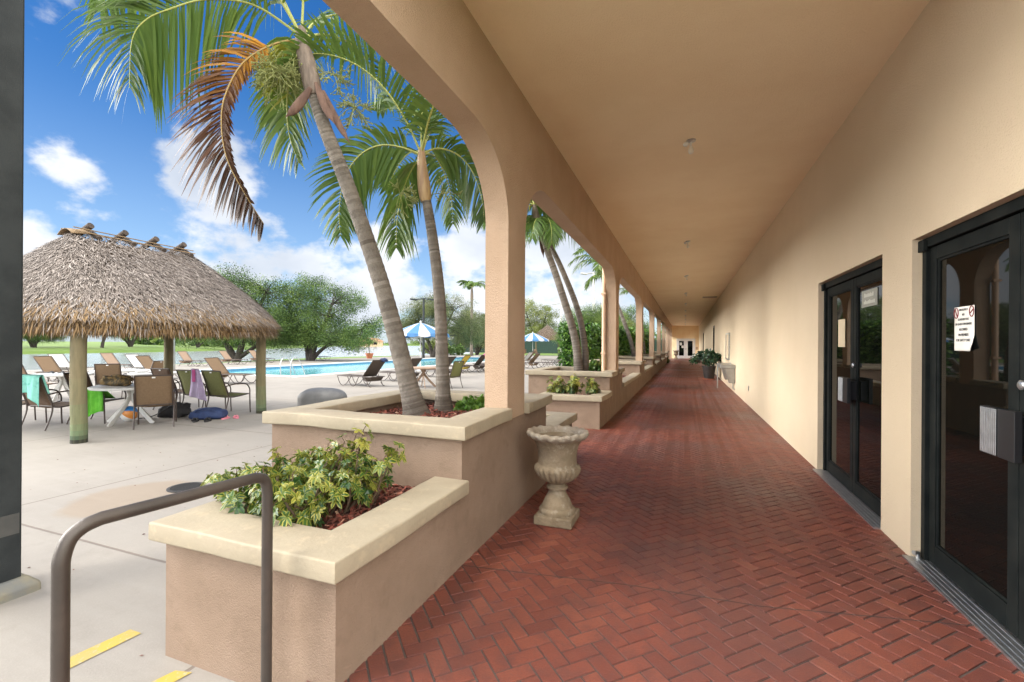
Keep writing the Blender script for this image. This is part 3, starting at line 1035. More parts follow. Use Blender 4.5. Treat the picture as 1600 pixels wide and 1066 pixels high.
XH, XW = -3.0, -2.41      # outer face of the high and the low planters
HZ_T, LZ_T = .915, .560
for k in range(0, 7):
    yc0, yc1 = Y0C + PER * k, Y0C + PER * k + CW
    a, b = yc0 - .80, yc1 + .70
    near = ['nearest the camera', 'second along the arcade', 'third along the arcade', 'fourth along the arcade', 'fifth along the arcade', 'sixth along the arcade', 'last along the arcade'][k]
    planter('raised_planter', f'high peach stucco planter with cream cap round the {["first", "second", "third", "fourth", "fifth", "sixth", "seventh"][k]} arcade column',
            [(XL, a), (XH, a), (XH, b), (XL, b)], [[(XL, yc0 + .0), (XL, a), (XH, a), (XH, b), (XL, b), (XL, yc1)]],
            (XH + .1, XL - .1, a + .1, b - .1), HZ_T, True, 'high planters round the arcade columns', seed=k + 1)
    if k <= 1:
        planter('raised_planter', ['low stucco planter with a bushy yellow-green shrub beside the bent handrail', 'low planter with small yellow shrubs at the far side of the walkway gap'][k],
                [(XL, a), (XL, a - 1.14 + (.05 if k else 0)), (XW, a - 1.14 + (.05 if k else 0)), (XW, a)],
                [[(XL, a), (XL, a - 1.14 + (.05 if k else 0)), (XW, a - 1.14 + (.05 if k else 0)), (XW, a)]],
                (XW + .1, XL - .1, a - 1.0, a + .02), LZ_T, False, 'low planters at the ends of the high ones', seed=20 + k)
    if k == 0:
        planter('raised_planter', 'low stucco planter with cream cap right behind the stone urn', [(XW, b), (XW, b + 1.18), (XL, b + 1.18), (XL, b)],
                [[(XW, b), (XW, b + 1.18), (XL, b + 1.18), (XL, b)]], (XW + .1, XL - .1, b - .02, b + 1.05), LZ_T, False, 'low planters at the ends of the high ones', seed=30)
    if 1 <= k <= 5:
        an = Y0C + PER * (k + 1) - .80
        L = Vector((-1.9, (b + an) / 2, ZK))
        planter('raised_planter', f'low stucco planter running between the {["first", "second", "third", "fourth", "fifth", "sixth", "seventh"][k]} and the {["first", "second", "third", "fourth", "fifth", "sixth", "seventh"][k + 1]} arcade column',
                [(XL, an), (XL, b), (XW, b), (XW, an)], [[(XL, an), (XL, b)], [(XW, b), (XW, an)]], (XW + .1, XL - .1, b, an), LZ_T, True,
                'low planters between the columns', seed=40 + k)

# ------------------------------------------------------------------ things on the right wall
# paper sign on the near door
SG = thing('door_sign', 'creased white paper sign with two red prohibition circles on the nearest glass door', 'sign', (XR + .055 + .022 + .014, 3.455, 1.55))
mb = MB()
pw, ph = .205, .262


def sgn_pt(u, v):
    y = pw / 2 - u * pw
    z = (v - .5) * ph
    x = -.0015 - .018 * max(0, (u - .7) / .3) ** 2 * max(0, (.35 - v) / .35)
    z += .02 * max(0, (u - .8) / .2) * max(0, (.15 - v) / .15) - .012 * u * max(0, .2 - v)
    return (x, y, z)


mb.grid(sgn_pt, 16, 20)
mb.build('sheet', 'paper', SG, smooth=180, solid=.0008, fixn=False)
ROT = (pi / 2, 0, -pi / 2)
for s_, z, sz in (('ABSOLUTELY', .112, .019), ('NO', .083, .019), ('GLASS BOTTLES', .055, .019), ('OR GLASS CONTAINERS', .027, .019), ('ALLOWED', -.005, .022),
                  ('ON PREMISES', -.037, .022), ('FOR SAFETY SAKE', -.069, .022)):
    o = text(s_, 'lettering', 'ink', sz, (-.0032, .006, z), ROT, SG)
    o.scale = (.82, 1, 1)
for y, z, sg in ((.080, .095, 1), (-.078, .098, -1)):
    mb = MB()
    ringp = [(0, .021 * cos(a * pi / 16), .030 * sin(a * pi / 16)) for a in range(33)]
    mb.tube(ringp, .0032, 6, cap=False, flat=1)
    mb.tube([(0, sg * .012, .022), (0, -sg * .012, -.022)] if sg > 0 else [(0, .016, -.011), (0, -.016, .011)], .0032, 6)
    mb.build('prohibition_mark', 'ink_red', SG, loc=(-.0028, y, z), smooth=180)

SG = thing('door_sign', 'small tan sign high on the second glass door', 'sign', (XR + .055 + .022 + .014, 4.93, 1.875))
mb = MB(); mb.box(-.004, 0, -.18, .18, -.075, .075); mb.build('plate', 'sign_tan', SG)
mb = MB()
rs = random.Random(2)
for zz, y0_, y1_ in ((.03, -.10, .12), (-.032, -.13, .13)):
    y_ = y0_
    while y_ < y1_:
        wd_ = rs.uniform(.014, .024)
        mb.box(-.0052, -.0042, y_, y_ + wd_, zz - .017, zz + rs.uniform(.006, .019)); y_ += wd_ + .008
mb.build('lettering', 'ink_pale', SG)

mb = MB(); mb.box(-.002, 0, -.11, .11, -.145, .145)
o = mb.build('notice', 'stucco_cream', loc=(XR + .055 + .022 + .014, 5.70, 1.58)); tag(o, 'plain tan rectangle on the far leaf of the second glass door', 'notice')  # thin flat tan rectangle lying on the pane

# notice board and drinking fountain
NB = thing('notice_board', 'narrow framed notice board on the cream wall above the drinking fountain', 'notice board', (XR, 17.8, 1.42))
mb = MB(); mb.box(-.03, 0, -.55, .55, -.42, .42); mb.build('panel', 'stucco_cream', NB)
mb = MB()
for q in ((-.6, -.55, -.47, .47), (.55, .6, -.47, .47), (-.55, .55, -.47, -.42), (-.55, .55, .42, .47)):
    mb.box(-.05, 0, q[0], q[1], q[2], q[3])
mb.build('frame', 'aluminium', NB)
DF = thing('drinking_fountain', 'grey steel wall drinking fountain with tapered housing', 'drinking fountain', (XR, 16.2, 0))
mb = MB(); mb.box(-.42, 0, -.85, .85, .74, .86); mb.build('basin', 'steel', DF, bevel=.015)
for y in (-.85, .6):
    mb = MB()
    i = len(mb.v)
    mb.v += [(-.30, y, .738), (-.02, y, .738), (-.02, y + .25, .738), (-.30, y + .25, .738), (-.18, y + .04, .30), (-.02, y + .04, .30), (-.02, y + .21, .30), (-.18, y + .21, .30)]
    for q in ((0, 1, 5, 4), (1, 2, 6, 5), (2, 3, 7, 6), (3, 0, 4, 7), (4, 5, 6, 7), (0, 3, 2, 1)):
        mb.face(tuple(i + a for a in q))
    mb.build('housing', 'steel', DF)
mb = MB(); mb.tube([(-.06, -.75, .30), (-.06, -.75, .14), (-.01, -.75, .10)], .02, 8); mb.build('drain_pipe', 'steel', DF, smooth=40)
mb = MB(); mb.tube([(-.12, -.6, .86), (-.12, -.6, .93), (-.2, -.6, .95)], .012, 8); mb.build('spout', 'aluminium', DF, smooth=40)
mb = MB(); mb.tube([(-.40, .8, 0), (-.40, .8, .74)], .02, 8); mb.build('leg', 'steel', DF, smooth=40)
mb = MB(); mb.box(-.012, 0, -.035, .035, -.06, .06); mb.box(-.016, -.012, -.02, .02, .01, .035); mb.box(-.016, -.012, -.02, .02, -.035, -.01)
tag(mb.build('wall_outlet', 'steel', loc=(XR, 12.3, .42)), 'small grey outlet cover low on the cream wall', 'outlet')
mb = MB(); mb.box(-.12, .12, -.04, 0, -.16, .16); mb.box(-.09, .09, -.05, -.04, -.1, .1)
tag(mb.build('wall_box', 'stucco_peach', loc=(1.25, YEND, 1.15)), 'small beige box on the end wall right of the white door', 'utility box')

# ------------------------------------------------------------------ ceiling lights
for k in range(10):
    y = 5.26 + k * 5.05
    CL = thing('ceiling_light', ['bare two-bulb ceiling light nearest the camera', 'second bare-bulb ceiling light along the walkway'][k] if k < 2 else f'small bare-bulb ceiling light, {["", "", "third", "fourth", "fifth", "sixth", "seventh", "eighth", "ninth", "tenth"][k]} along the walkway', 'ceiling light', (.05, y, ZC), 0, 'ceiling lights along the walkway')
    CL.scale = (.8, .8, .8)
    mb = MB(); mb.lathe([(0, 0), (.06, 0), (.06, -.012), (.045, -.022), (.02, -.03), (0, -.03)], 24); mb.build('base', 'aluminium', CL, smooth=40)
    mb = MB(); mb.tube([(0, 0, -.03), (-.004, 0, -.085)], .016, 10); mb.build('stem', 'white_paint', CL, smooth=40)
    mb = MB(); mb.lathe([(0, -.075), (.020, -.082), (.024, -.10), (.034, -.125), (.038, -.148), (.03, -.172), (.015, -.182), (0, -.184)], 16); mb.build('bulb', 'bulb_glass', CL, smooth=60)
    mb = MB(); mb.lathe([(0, 0), (.022, .004), (.03, .03), (.03, .05), (.015, .07), (0, .072)], 14)
    b_ = mb.build('sensor', 'white_paint', CL, smooth=60); b_.location = (-.03, -.01, -.035); b_.rotation_euler = (0, radians(-110), 0)

# ------------------------------------------------------------------ urns
def make_urn(label, loc, group):
    u = thing('stone_urn', label, 'urn', loc, 0, group)
    mb = MB(); mb.box(-.155, .155, -.155, .155, 0, .075); mb.build('plinth', 'urn_stone', u, bevel=.012)
    mb = MB()
    mb.lathe([(.145, .075), (.148, .10), (.138, .115), (.125, .12), (.118, .145), (.098, .19), (.078, .225), (.068, .25), (.062, .262), (.085, .27), (.088, .285), (.07, .297), (.06, .31)], 48)
    mb.build('pedestal', 'urn_stone', u, smooth=50)
    mb = MB()

    def flute(r, z, th):
        if .315 < z < .46:
            f = min(1, (z - .315) / .03) * min(1, (.46 - z) / .02)
            return r * (1 + .10 * f * abs(sin(th * 11)) - .04 * f), z
        return r, z
    prof = [(.06, .31), (.085, .325), (.125, .345), (.158, .375), (.175, .405), (.181, .43), (.181, .447), (.171, .461), (.160, .466), (.158, .48), (.156, .52), (.160, .57), (.172, .62), (.19, .655), (.205, .675), (.21, .69), (.19, .69), (.17, .64), (.15, .60)]
    mb.lathe(prof, 132, fn=flute, cap=False)
    mb.build('bowl', 'urn_stone', u, smooth=60)
    mb = MB()

    def wav(r, z, th):
        k = max(0, (r - .2) / .05)
        return r * (1 + .012 * sin(th * 18) * min(1, k)), z + .007 * sin(th * 18 + .6) * min(1, k) + .006 * noise.noise(Vector((cos(th) * 3, sin(th) * 3, z * 8)))
    mb.lathe([(.196, .672), (.225, .683), (.246, .700), (.254, .714), (.250, .730), (.238, .738), (.22, .736), (.205, .728), (.193, .708), (.188, .68)], 144, fn=wav, cap=False)
    mb.build('rim', 'urn_rim', u, smooth=70)
    mb = MB(); mb.lathe([(0, .665), (.08, .672), (.16, .66), (.192, .655)], 40, cap=False, fn=lambda r, z, th: (r, z + .012 * noise.noise(Vector((r * cos(th) * 14, r * sin(th) * 14, 1)))))
    mb.build('soil', 'soil', u, smooth=180)
    return u


urn = make_urn('weathered stone urn on a fluted pedestal standing beside the near planter', (-.97, 3.62, 0), 'stone urns on the walkway')
for i, (x, y, l) in enumerate(((-.85, 50.5, 'distant urn on the walkway left of the white end door'), (-1.62, 44.6, 'distant urn between the last bare columns'))):
    dup(urn, (x, y, 0), .3 * i, l, 1.25)

# ------------------------------------------------------------------ handrail, steel post, markings
HR = thing('handrail', 'bent brown metal tube handrail in front of the low planter', 'handrail', (-1.62, 1.07, ZK))
zr = .905 - ZK
pA = [(.035, .31, 0.004), (.035, .31, zr - .075), (.034, .303, zr - .034), (.032, .285, zr - .01), (.03, .25, zr), (0, 0, zr), (-.032, -.22, zr), (-.036, -.262, zr - .01), (-.039, -.294, zr - .036), (-.04, -.31, zr - .085), (-.04, -.312, zr - .13), (-.04, -.312, 0.004)]
mb = MB(); mb.tube([pA[0], pA[1]] + [tuple(p) for p in cr(pA[1:5], 20)][1:] + [pA[5], pA[6]] + [tuple(p) for p in cr(pA[6:11], 20)][1:] + [pA[11]], .0205, 20)
mb.build('rail', 'rail_metal', HR, smooth=60)
for (x, y) in ((.035, .31), (-.04, -.312)):
    mb = MB(); mb.lathe([(.0205, .0), (.05, 0), (.05, .006), (.03, .012), (.0206, .014)], 24, c=(x, y, 0.001), cap=False); mb.build('base_plate', 'rail_metal', HR, smooth=40)

SP = thing('steel_post', 'dark grey square steel lamp post with chamfered concrete base at the left', 'post', (-4.0, 1.42, ZK))
mb = MB(); mb.box(-.15, .15, -.15, .15, .0, 6.5); mb.build('shaft', 'pole_metal', SP, bevel=.012)
mb = MB()
i = len(mb.v)
mb.v += [(sx * .215, sy * .215, 0) for sx, sy in ((-1, -1), (1, -1), (1, 1), (-1, 1))] + [(sx * .215, sy * .215, .05) for sx, sy in ((-1, -1), (1, -1), (1, 1), (-1, 1))] + [(sx * .17, sy * .17, .10) for sx, sy in ((-1, -1), (1, -1), (1, 1), (-1, 1))]
for lv in (0, 4):
    for k in range(4):
        k2 = (k + 1) % 4
        mb.face((lv + k, lv + k2, lv + 4 + k2, lv + 4 + k))
mb.face((8, 9, 10, 11))
mb.build('base', 'pole_base', SP, bevel=.01)
mb = MB(); mb.box(.1502, .1525, .01, .135, .375, .50); mb.build('patch', 'pole_patch', SP)
mb = MB(); mb.box(-.9, .9, -.2, .2, 6.5, 6.62); mb.build('lamp_head', 'pole_metal', SP, bevel=.02)

for i, (pts, l) in enumerate((([(-2.735, 1.23), (-2.835, 1.265), (-2.80, 1.575), (-2.71, 1.575)], 'yellow painted stripe on the concrete right behind the handrail'),
                              ([(-2.31, 1.24), (-2.215, 1.24), (-2.165, 1.475), (-2.25, 1.455)], 'yellow painted stripe at the foot of the low planter'))):
    c0 = Vector((sum(p[0] for p in pts) / 4, sum(p[1] for p in pts) / 4, ZK + .004))
    mb = MB(); mb.poly([(x - c0.x, y - c0.y, 0) for x, y in pts])
    tag(mb.build('painted_stripe', 'yellow_paint', loc=c0, fixn=False), l, 'marking', 'yellow stripes on the deck')

DG = thing('drain_grate', 'round black drain grate set in the concrete deck', 'drain', (-5.0, 3.33, ZK))
mb = MB(); mb.lathe([(.17, 0.001), (.17, .012), (.14, .012), (.14, .001)], 32, cap=False); mb.build('ring', 'grate_iron', DG, smooth=40)
mb = MB()
for i in range(-5, 6):
    x = i * .025; h = math.sqrt(max(0, .14 ** 2 - x * x))
    mb.box(x - .006, x + .006, -h, h, .002, .010)
mb.build('bars', 'grate_iron', DG)

GD = thing('utility_cover', 'dark grey domed plastic cover standing behind the near palm planter', 'cover', (-8.35, 8.85, ZK), radians(20.8))
mb = MB()


def dome(u, v):
    th = 2 * pi * u
    ph_ = v * pi / 2
    e = .55
    cx = math.copysign(abs(cos(th)) ** .7, cos(th)); cy = math.copysign(abs(sin(th)) ** .7, sin(th))
    if v < .3:
        return (.56 * cx, .40 * cy, .22 * v / .3)
    q = (v - .3) / .7
    return (.56 * cx * cos(q * pi / 2) ** .75, .40 * cy * cos(q * pi / 2) ** .75, .22 + .24 * sin(q * pi / 2))


mb.grid(dome, 48, 24, closed_u=True)
mb.build('shell', 'dome_grey', GD, smooth=60)
mb = MB()
mb.tube([(.565 * cos(a * pi / 24), 0, .02) if False else (-.56, 0, .01 + .21 * a / 6) for a in range(7)] + [(-.565 * cos(q * pi / 24) ** .75 if q < 12 else 0, 0, .222 + .24 * sin(q * pi / 24)) for q in range(1, 13)], .008, 6)
mb.build('seam', 'dome_grey', GD, smooth=60)


# ================================================================== TIKI HUTS
def rrpt(th, ax, ay, n=2.6):
    c_, s_ = cos(th), sin(th)
    k = (abs(c_) ** n + abs(s_) ** n) ** (-1 / n)
    return Vector((ax * c_ * k, ay * s_ * k, 0))


def tiki(name, label, loc, rz, ax, ay, ze, zr, ridge, posts, post_r, nstrip, seed, pr=0.095):
    t = thing(name, label, 'tiki hut', loc, rz, None)
    r_ = random.Random(seed)

    def surf(th, v):
        e = rrpt(th, ax, ay)
        ry = max(-ridge, min(ridge, e.y * 1.0 * ridge / (ay * .72)))
        p = Vector((e.x * (1 - v), e.y * (1 - v) + ry * v, 0))
        z = ze + (zr - ze) * (v ** .80)
        return Vector((p.x, p.y, z))
    # inner shell carrying the thatch
    mb = MB(); mb.grid(lambda u, v: surf(2 * pi * u, v) - Vector((0, 0, .12)), 72, 12, closed_u=True)
    mb.build('roof_shell', 'thatch_under', t, smooth=180, fixn=False)
    mb = MB()

    def strip(p, down, out, L, wd, lift, tone, droop=0.0):
        mb.tone = tone
        side = down.cross(out).normalized()
        pts_ = []
        for k, (s_, ww) in enumerate(((0, .55), (.45, 1.0), (1.0, .12))):
            q = p + down * L * s_ + out * lift * (s_ ** 1.6) - Vector((0, 0, droop * s_ * s_))
            pts_.append((q - side * wd * ww, q + side * wd * ww))
        for a, b in zip(pts_, pts_[1:]):
            mb.poly([a[0], a[1], b[1], b[0]])
    for i in range(nstrip):
        th = r_.uniform(0, 2 * pi)
        v = 1 - math.sqrt(r_.random()) if r_.random() < .93 else r_.random()
        v = min(.985, max(0.0, v + .01))
        p = surf(th, v)
        p2 = surf(th, max(0, v - .05)) if v > .05 else surf(th, v) + (surf(th, v) - surf(th, v + .05))
        down = (p2 - p)
        if down.length < 1e-5:
            continue
        down.normalize()
        e1 = (surf(th + .02, v) - surf(th - .02, v))
        out = e1.cross(-down)
        if out.length < 1e-6:
            out = Vector((0, 0, 1))
        out.normalize()
        if out.z < 0:
            out = -out
        j = e1.normalized() * r_.gauss(0, .38) if e1.length > 1e-6 else Vector()
        d2 = (down + j + out * r_.gauss(.05, .06)).normalized()
        clump = .5 + .5 * noise.noise(p * 2.2)
        tone = min(.83, max(.02, r_.gauss(.50 + .22 * (clump - .5), .23)))
        if v < .16 and r_.random() < (1 - v / .16) * .55:
            tone = r_.uniform(.90, 1.0)
        strip(p + out * r_.uniform(-.02, .03), d2, out, r_.uniform(.08, .19), r_.uniform(.0035, .009), r_.uniform(.0, .05), tone, .02)
    # shaggy fringe below the eave
    for i in range(int(nstrip * .34)):
        th = r_.uniform(0, 2 * pi)
        v = abs(r_.gauss(0, .035))
        p = surf(th, v) - Vector((0, 0, r_.uniform(-.05, .12)))
        e = rrpt(th, ax, ay).normalized()
        d2 = (e * r_.uniform(.05, .5) + Vector((0, 0, -1)) + Vector((r_.gauss(0, .16), r_.gauss(0, .16), 0))).normalized()
        strip(p - e * r_.uniform(0, .14), d2, e, r_.uniform(.08, .26), r_.uniform(.003, .008), .0, r_.uniform(.86, 1.0) if r_.random() < .8 else r_.uniform(.5, .8))
    mb.build('thatch', 'thatch', t, fixn=False)
    for i, (x, y) in enumerate(posts):
        mb = MB()
        H_ = ze + .08
        zz = [0, .06, .12, .2, .3, .6, 1.0, 1.4, H_]
        mb.tube([(x + .012 * sin(z * 2 + i), y + .01 * cos(z * 3 + i), z) for z in zz], [post_r * (1.06 - .08 * z / H_) for z in zz], 18, tones=[0, .03, .12, .18, .3, .45, .7, .9])
        mb.build('post', 'post_wood', t, smooth=60)
    xs_ = sorted(set(p[0] for p in posts)); ys_ = sorted(set(p[1] for p in posts))
    for x in (xs_[0], xs_[-1]):
        mb = MB(); mb.tube([(x, ys_[0] - .05, ze + .10), (x, ys_[-1] + .05, ze + .22)], .06, 10); mb.build('beam', 'log_dark', t, smooth=60)
    for y in (ys_[0], ys_[-1]):
        mb = MB(); mb.tube([(xs_[0] - .05, y, ze + .2), (xs_[-1] + .05, y, ze + .2)], .06, 10); mb.build('beam', 'log_dark', t, smooth=60)
    return t, surf


TKL = (-10.43, 5.90, ZK)
tk, tsurf = tiki('tiki_hut', 'large shaggy palm-thatched tiki hut on log posts sheltering the patio chairs', TKL, 0, 2.38, 2.42, 1.90, 3.60, .92,
                 [(1.67, -1.7), (1.6, 1.6), (-1.68, 1.72), (-1.68, -1.7)], .098, 78000, 5)
# ridge logs and poles
for i in range(4):
    y = -.84 + i * .56
    mb = MB(); mb.tube([(-.26, y - .03, 3.50), (.17, y + .03, 3.71)], [.05, .058], 12); mb.build('ridge_log', 'log_dark', tk, smooth=60)
    mb = MB(); mb.tube([(.30, y + .10, 3.47), (-.18, y + .14, 3.68)], [.045, .05], 12); mb.build('ridge_log', 'log_dark', tk, smooth=60)
for x, z in ((.19, 3.60), (-.19, 3.6), (.25, 3.53)):
    mb = MB(); mb.tube([(x, -1.08, z + .02), (x + .01, .2, z), (x, 1.05, z)], .010, 8); mb.build('ridge_pole', 'bamboo', tk, smooth=60)
mb = MB(); mb.grid(lambda u, v: (-.22 + .44 * u, -1.12 + .30 * v, 3.50 + .10 * (1 - (2 * u - 1) ** 2) + .04 * v), 8, 4)
mb.build('ridge_cover', 'bamboo', tk, smooth=180, solid=.012)
tk2, _ = tiki('tiki_hut', 'small distant tiki hut behind the second striped umbrella', (-19.2, 65.5, ZK), .3, 2.5, 2.5, 2.35, 4.6, .3,
              [(1.7, -1.7), (1.7, 1.7), (-1.7, 1.7), (-1.7, -1.7)], .11, 5000, 8)

# ================================================================== FURNITURE
def make_chair(label, loc, rz, sling='sling_tan', group='sling patio chairs'):
    c = thing('patio_chair', label, 'chair', loc, rz, group)
    W2 = .27
    back = [(-.215, .40), (-.275, .56), (-.345, .76), (-.42, .96)]
    seat = [(.27, .425), (.1, .40), (-.1, .385), (-.20, .395)]

    def panel(profile, w_, sag, name):
        mb = MB()
        cp = cr([(0, y, z) for y, z in profile], 10)

        def fn(u, v):
            p = cp[int(round(v * 10))]
            s_ = sag * (1 - (2 * u - 1) ** 2) * sin(pi * v)
            return (-w_ + 2 * w_ * u, p.y - (s_ if name == 'backrest' else 0), p.z - (s_ if name == 'seat' else 0))
        mb.grid(fn, 6, 10)
        return mb.build(name, sling, c, smooth=180, solid=.004, fixn=False)
    panel(back, W2 - .012, .025, 'backrest')
    panel(seat, W2 - .012, .03, 'seat')
    mb = MB()
    for s_ in (-1, 1):
        mb.tube(cr([(s_ * W2, y, z) for y, z in back], 8), .013, 8)
    mb.tube([(-W2, -.42, .96), (W2, -.42, .96)], .013, 8)
    mb.tube([(-W2, -.222, .415), (W2, -.222, .415)], .012, 8)
    mb.build('back_frame', 'chair_frame', c, smooth=60)
    mb = MB()
    for s_ in (-1, 1):
        mb.tube(cr([(s_ * W2, y, z) for y, z in seat], 8), .013, 8)
    mb.tube([(-W2, .27, .42), (W2, .27, .42)], .013, 8)
    mb.build('seat_frame', 'chair_frame', c, smooth=60)
    for s_ in (-1, 1):
        x = s_ * (W2 + .018)
        mb = MB(); mb.tube(cr([(x, -.30, .63), (x, -.12, .66), (x, .10, .665), (x, .22, .63), (x, .285, .53), (x, .29, .42)], 16), .013, 8); mb.build('armrest', 'chair_frame', c, smooth=60)
        mb = MB(); mb.tube([(x, .29, .42), (x, .295, .2), (x, .305, .0)], .013, 8); mb.build('leg', 'chair_frame', c, smooth=60)
        mb = MB(); mb.tube(cr([(x, -.30, .63), (x, -.25, .48), (x, -.24, .34), (x, -.29, .16), (x, -.35, 0)], 10), .013, 8); mb.build('leg', 'chair_frame', c, smooth=60)
    mb = MB(); mb.cbox((0, -.423, .925), (.05, .004, .025)); mb.build('care_tag', 'white_paint', c)
    return c


ch0 = make_chair('brown sling chair seen squarely from behind in front of the white table', (-9.28, 5.62, ZK), radians(54))
CH = [
    ((-10.78, 4.83), 10, 'brown sling chair with a teal towel over its back beside the hut post', 'sling_brown'),
    ((-10.75, 5.48), -62, 'dark brown sling chair with a green towel draped over its armrest', 'sling_brown'),
    ((-10.12, 7.12), 6, 'olive sling chair with a lilac towel hung on its back corner', 'sling_olive'),
    ((-9.42, 7.18), 2, 'olive sling chair facing the pool with its curved arm in full view', 'sling_olive'),
    ((-11.2, 7.25), 6, 'brown sling chair just in front of the back hut post', 'sling_brown'),
    ((-11.8, 4.75), -8, 'tan sling chair half hidden behind the dark steel post', None),
    ((-16.4, 7.0), -4, 'tan sling chair leaning back beyond the half hidden one', None),
    ((-15.0, 7.95), 48, 'tan sling chair behind the dark brown one, seen square from behind', None),
    ((-16.2, 9.6), 105, 'tan sling chair turned sideways left behind the bag on the table', None),
    ((-7.8, 14.35), 78, 'pale green sling chair right of the leaning palm trunk', 'sling_olive'),
    ((-19.9, 57.0), 20, 'tiny tan chair under the distant tiki hut, left one', None),
    ((-18.3, 57.6), -20, 'tiny tan chair under the distant tiki hut, right one', None),
]
for (x, y), a, l, sw in CH:
    dup(ch0, (x, y, ZK), radians(a), l, swap={'sling_tan': sw} if sw else None)


def make_table(label, loc, r, mat='white_resin', rz=0.3):
    t = thing('round_table', label, 'table', loc, rz, 'round tables on the deck')
    mb = MB(); mb.lathe([(0, .70), (r - .06, .70), (r - .03, .672), (r - .012, .675), (r, .70), (r - .004, .718), (r - .03, .725), (0, .72)], 48); mb.build('tabletop', mat, t, smooth=50)
    for k in range(4):
        a = k * pi / 2
        mb = MB()
        pts_ = cr([(-.10, 0, .70), (.02, 0, .5), (.16, 0, .30), (.38, 0, .07), (.46, 0, 0)], 10)
        M = Matrix.Rotation(a, 4, 'Z')
        mb.tube([M @ p for p in pts_], .045, 6, flat=.38, upv=tuple(M @ Vector((0, 1, 0))))
        mb.build('leg', mat, t, smooth=40)
    return t


tb0 = make_table('round white plastic table under the tiki hut with a brown bag on it', (-10.02, 5.62, ZK), .62)
for (x, y), l, sw in (((-15.3, 7.0), 'round white table beyond the teal towel with sandals on it', None), ((-16.0, 8.6), 'round white table between the tan chairs', None),
                      ((-13.8, 8.35), 'round white table by the back hut post with things on it', None), ((-8.8, 14.2), 'small tan table behind the leaning palm trunk', 'sling_pale')):
    dup(tb0, (x, y, ZK), .7, l, swap={'white_resin': sw} if sw else None)


def make_lounger(label, loc, rz, up=48, sling='sling_dark', group='sun loungers round the pool'):
    c = thing('sun_lounger', label, 'lounger', loc, rz, group)
    W2 = .31
    a = radians(up)
    zb = .36
    hinge = (-.15, zb)
    top = (hinge[0] - .82 * cos(a), hinge[1] + .82 * sin(a))

    def panel(p0, p1, name, sag):
        mb = MB()
        mb.grid(lambda u, v: (-W2 + 2 * W2 * u, p0[0] + (p1[0] - p0[0]) * v, p0[1] + (p1[1] - p0[1]) * v - sag * sin(pi * v) * (1 - (2 * u - 1) ** 2 * .6)), 6, 8)
        mb.build(name, sling, c, smooth=180, solid=.004, fixn=False)
    panel((1.18, zb - .01), hinge, 'seat', .03)
    panel(hinge, top, 'backrest', .02)
    mb = MB()
    for s_ in (-1, 1):
        mb.tube([(s_ * W2, 1.2, zb), (s_ * W2, -.62, zb)], .014, 8)
    mb.tube([(-W2, 1.2, zb), (W2, 1.2, zb)], .014, 8); mb.tube([(-W2, -.62, zb), (W2, -.62, zb)], .014, 8)
    mb.build('bed_frame', 'chair_frame', c, smooth=60)
    mb = MB()
    for s_ in (-1, 1):
        mb.tube([(s_ * W2, *hinge), (s_ * W2, *top)], .014, 8)
    mb.tube([(-W2, *top), (W2, *top)], .014, 8)
    mb.build('back_frame', 'chair_frame', c, smooth=60)
    mb = MB()
    mb.grid(lambda u, v: (-W2 + .02 + (2 * W2 - .04) * u, -.12 - .46 * v, zb - .02 - .15 * sin(pi * v) ** .8), 4, 10)
    mb.build('sling_pouch', sling, c, smooth=180, solid=.004, fixn=False)
    for s_ in (-1, 1):
        x = s_ * (W2 + .02)
        mb = MB(); mb.tube(cr([(x, 1.18, zb), (x, 1.06, .12), (x, .92, .016), (x, .74, .05), (x, .50, .26), (x, .42, zb + .03)], 18), .013, 8); mb.build('leg', 'chair_frame', c, smooth=60)
        mb = MB(); mb.tube(cr([(x, .62, zb), (x, .48, .10), (x, .34, .016), (x, .2, .06), (x, .02, zb)], 14), .013, 8); mb.build('leg', 'chair_frame', c, smooth=60)
        mb = MB(); mb.tube(cr([(x, -.2, zb), (x, -.40, .2), (x, -.54, .0)], 8), .013, 8); mb.build('leg', 'chair_frame', c, smooth=60)
        mb = MB(); mb.tube(cr([(x, -.62, .012), (x, -.5, .05), (x, -.40, .14)], 6), .011, 8); mb.build('brace', 'chair_frame', c, smooth=60)
    return c


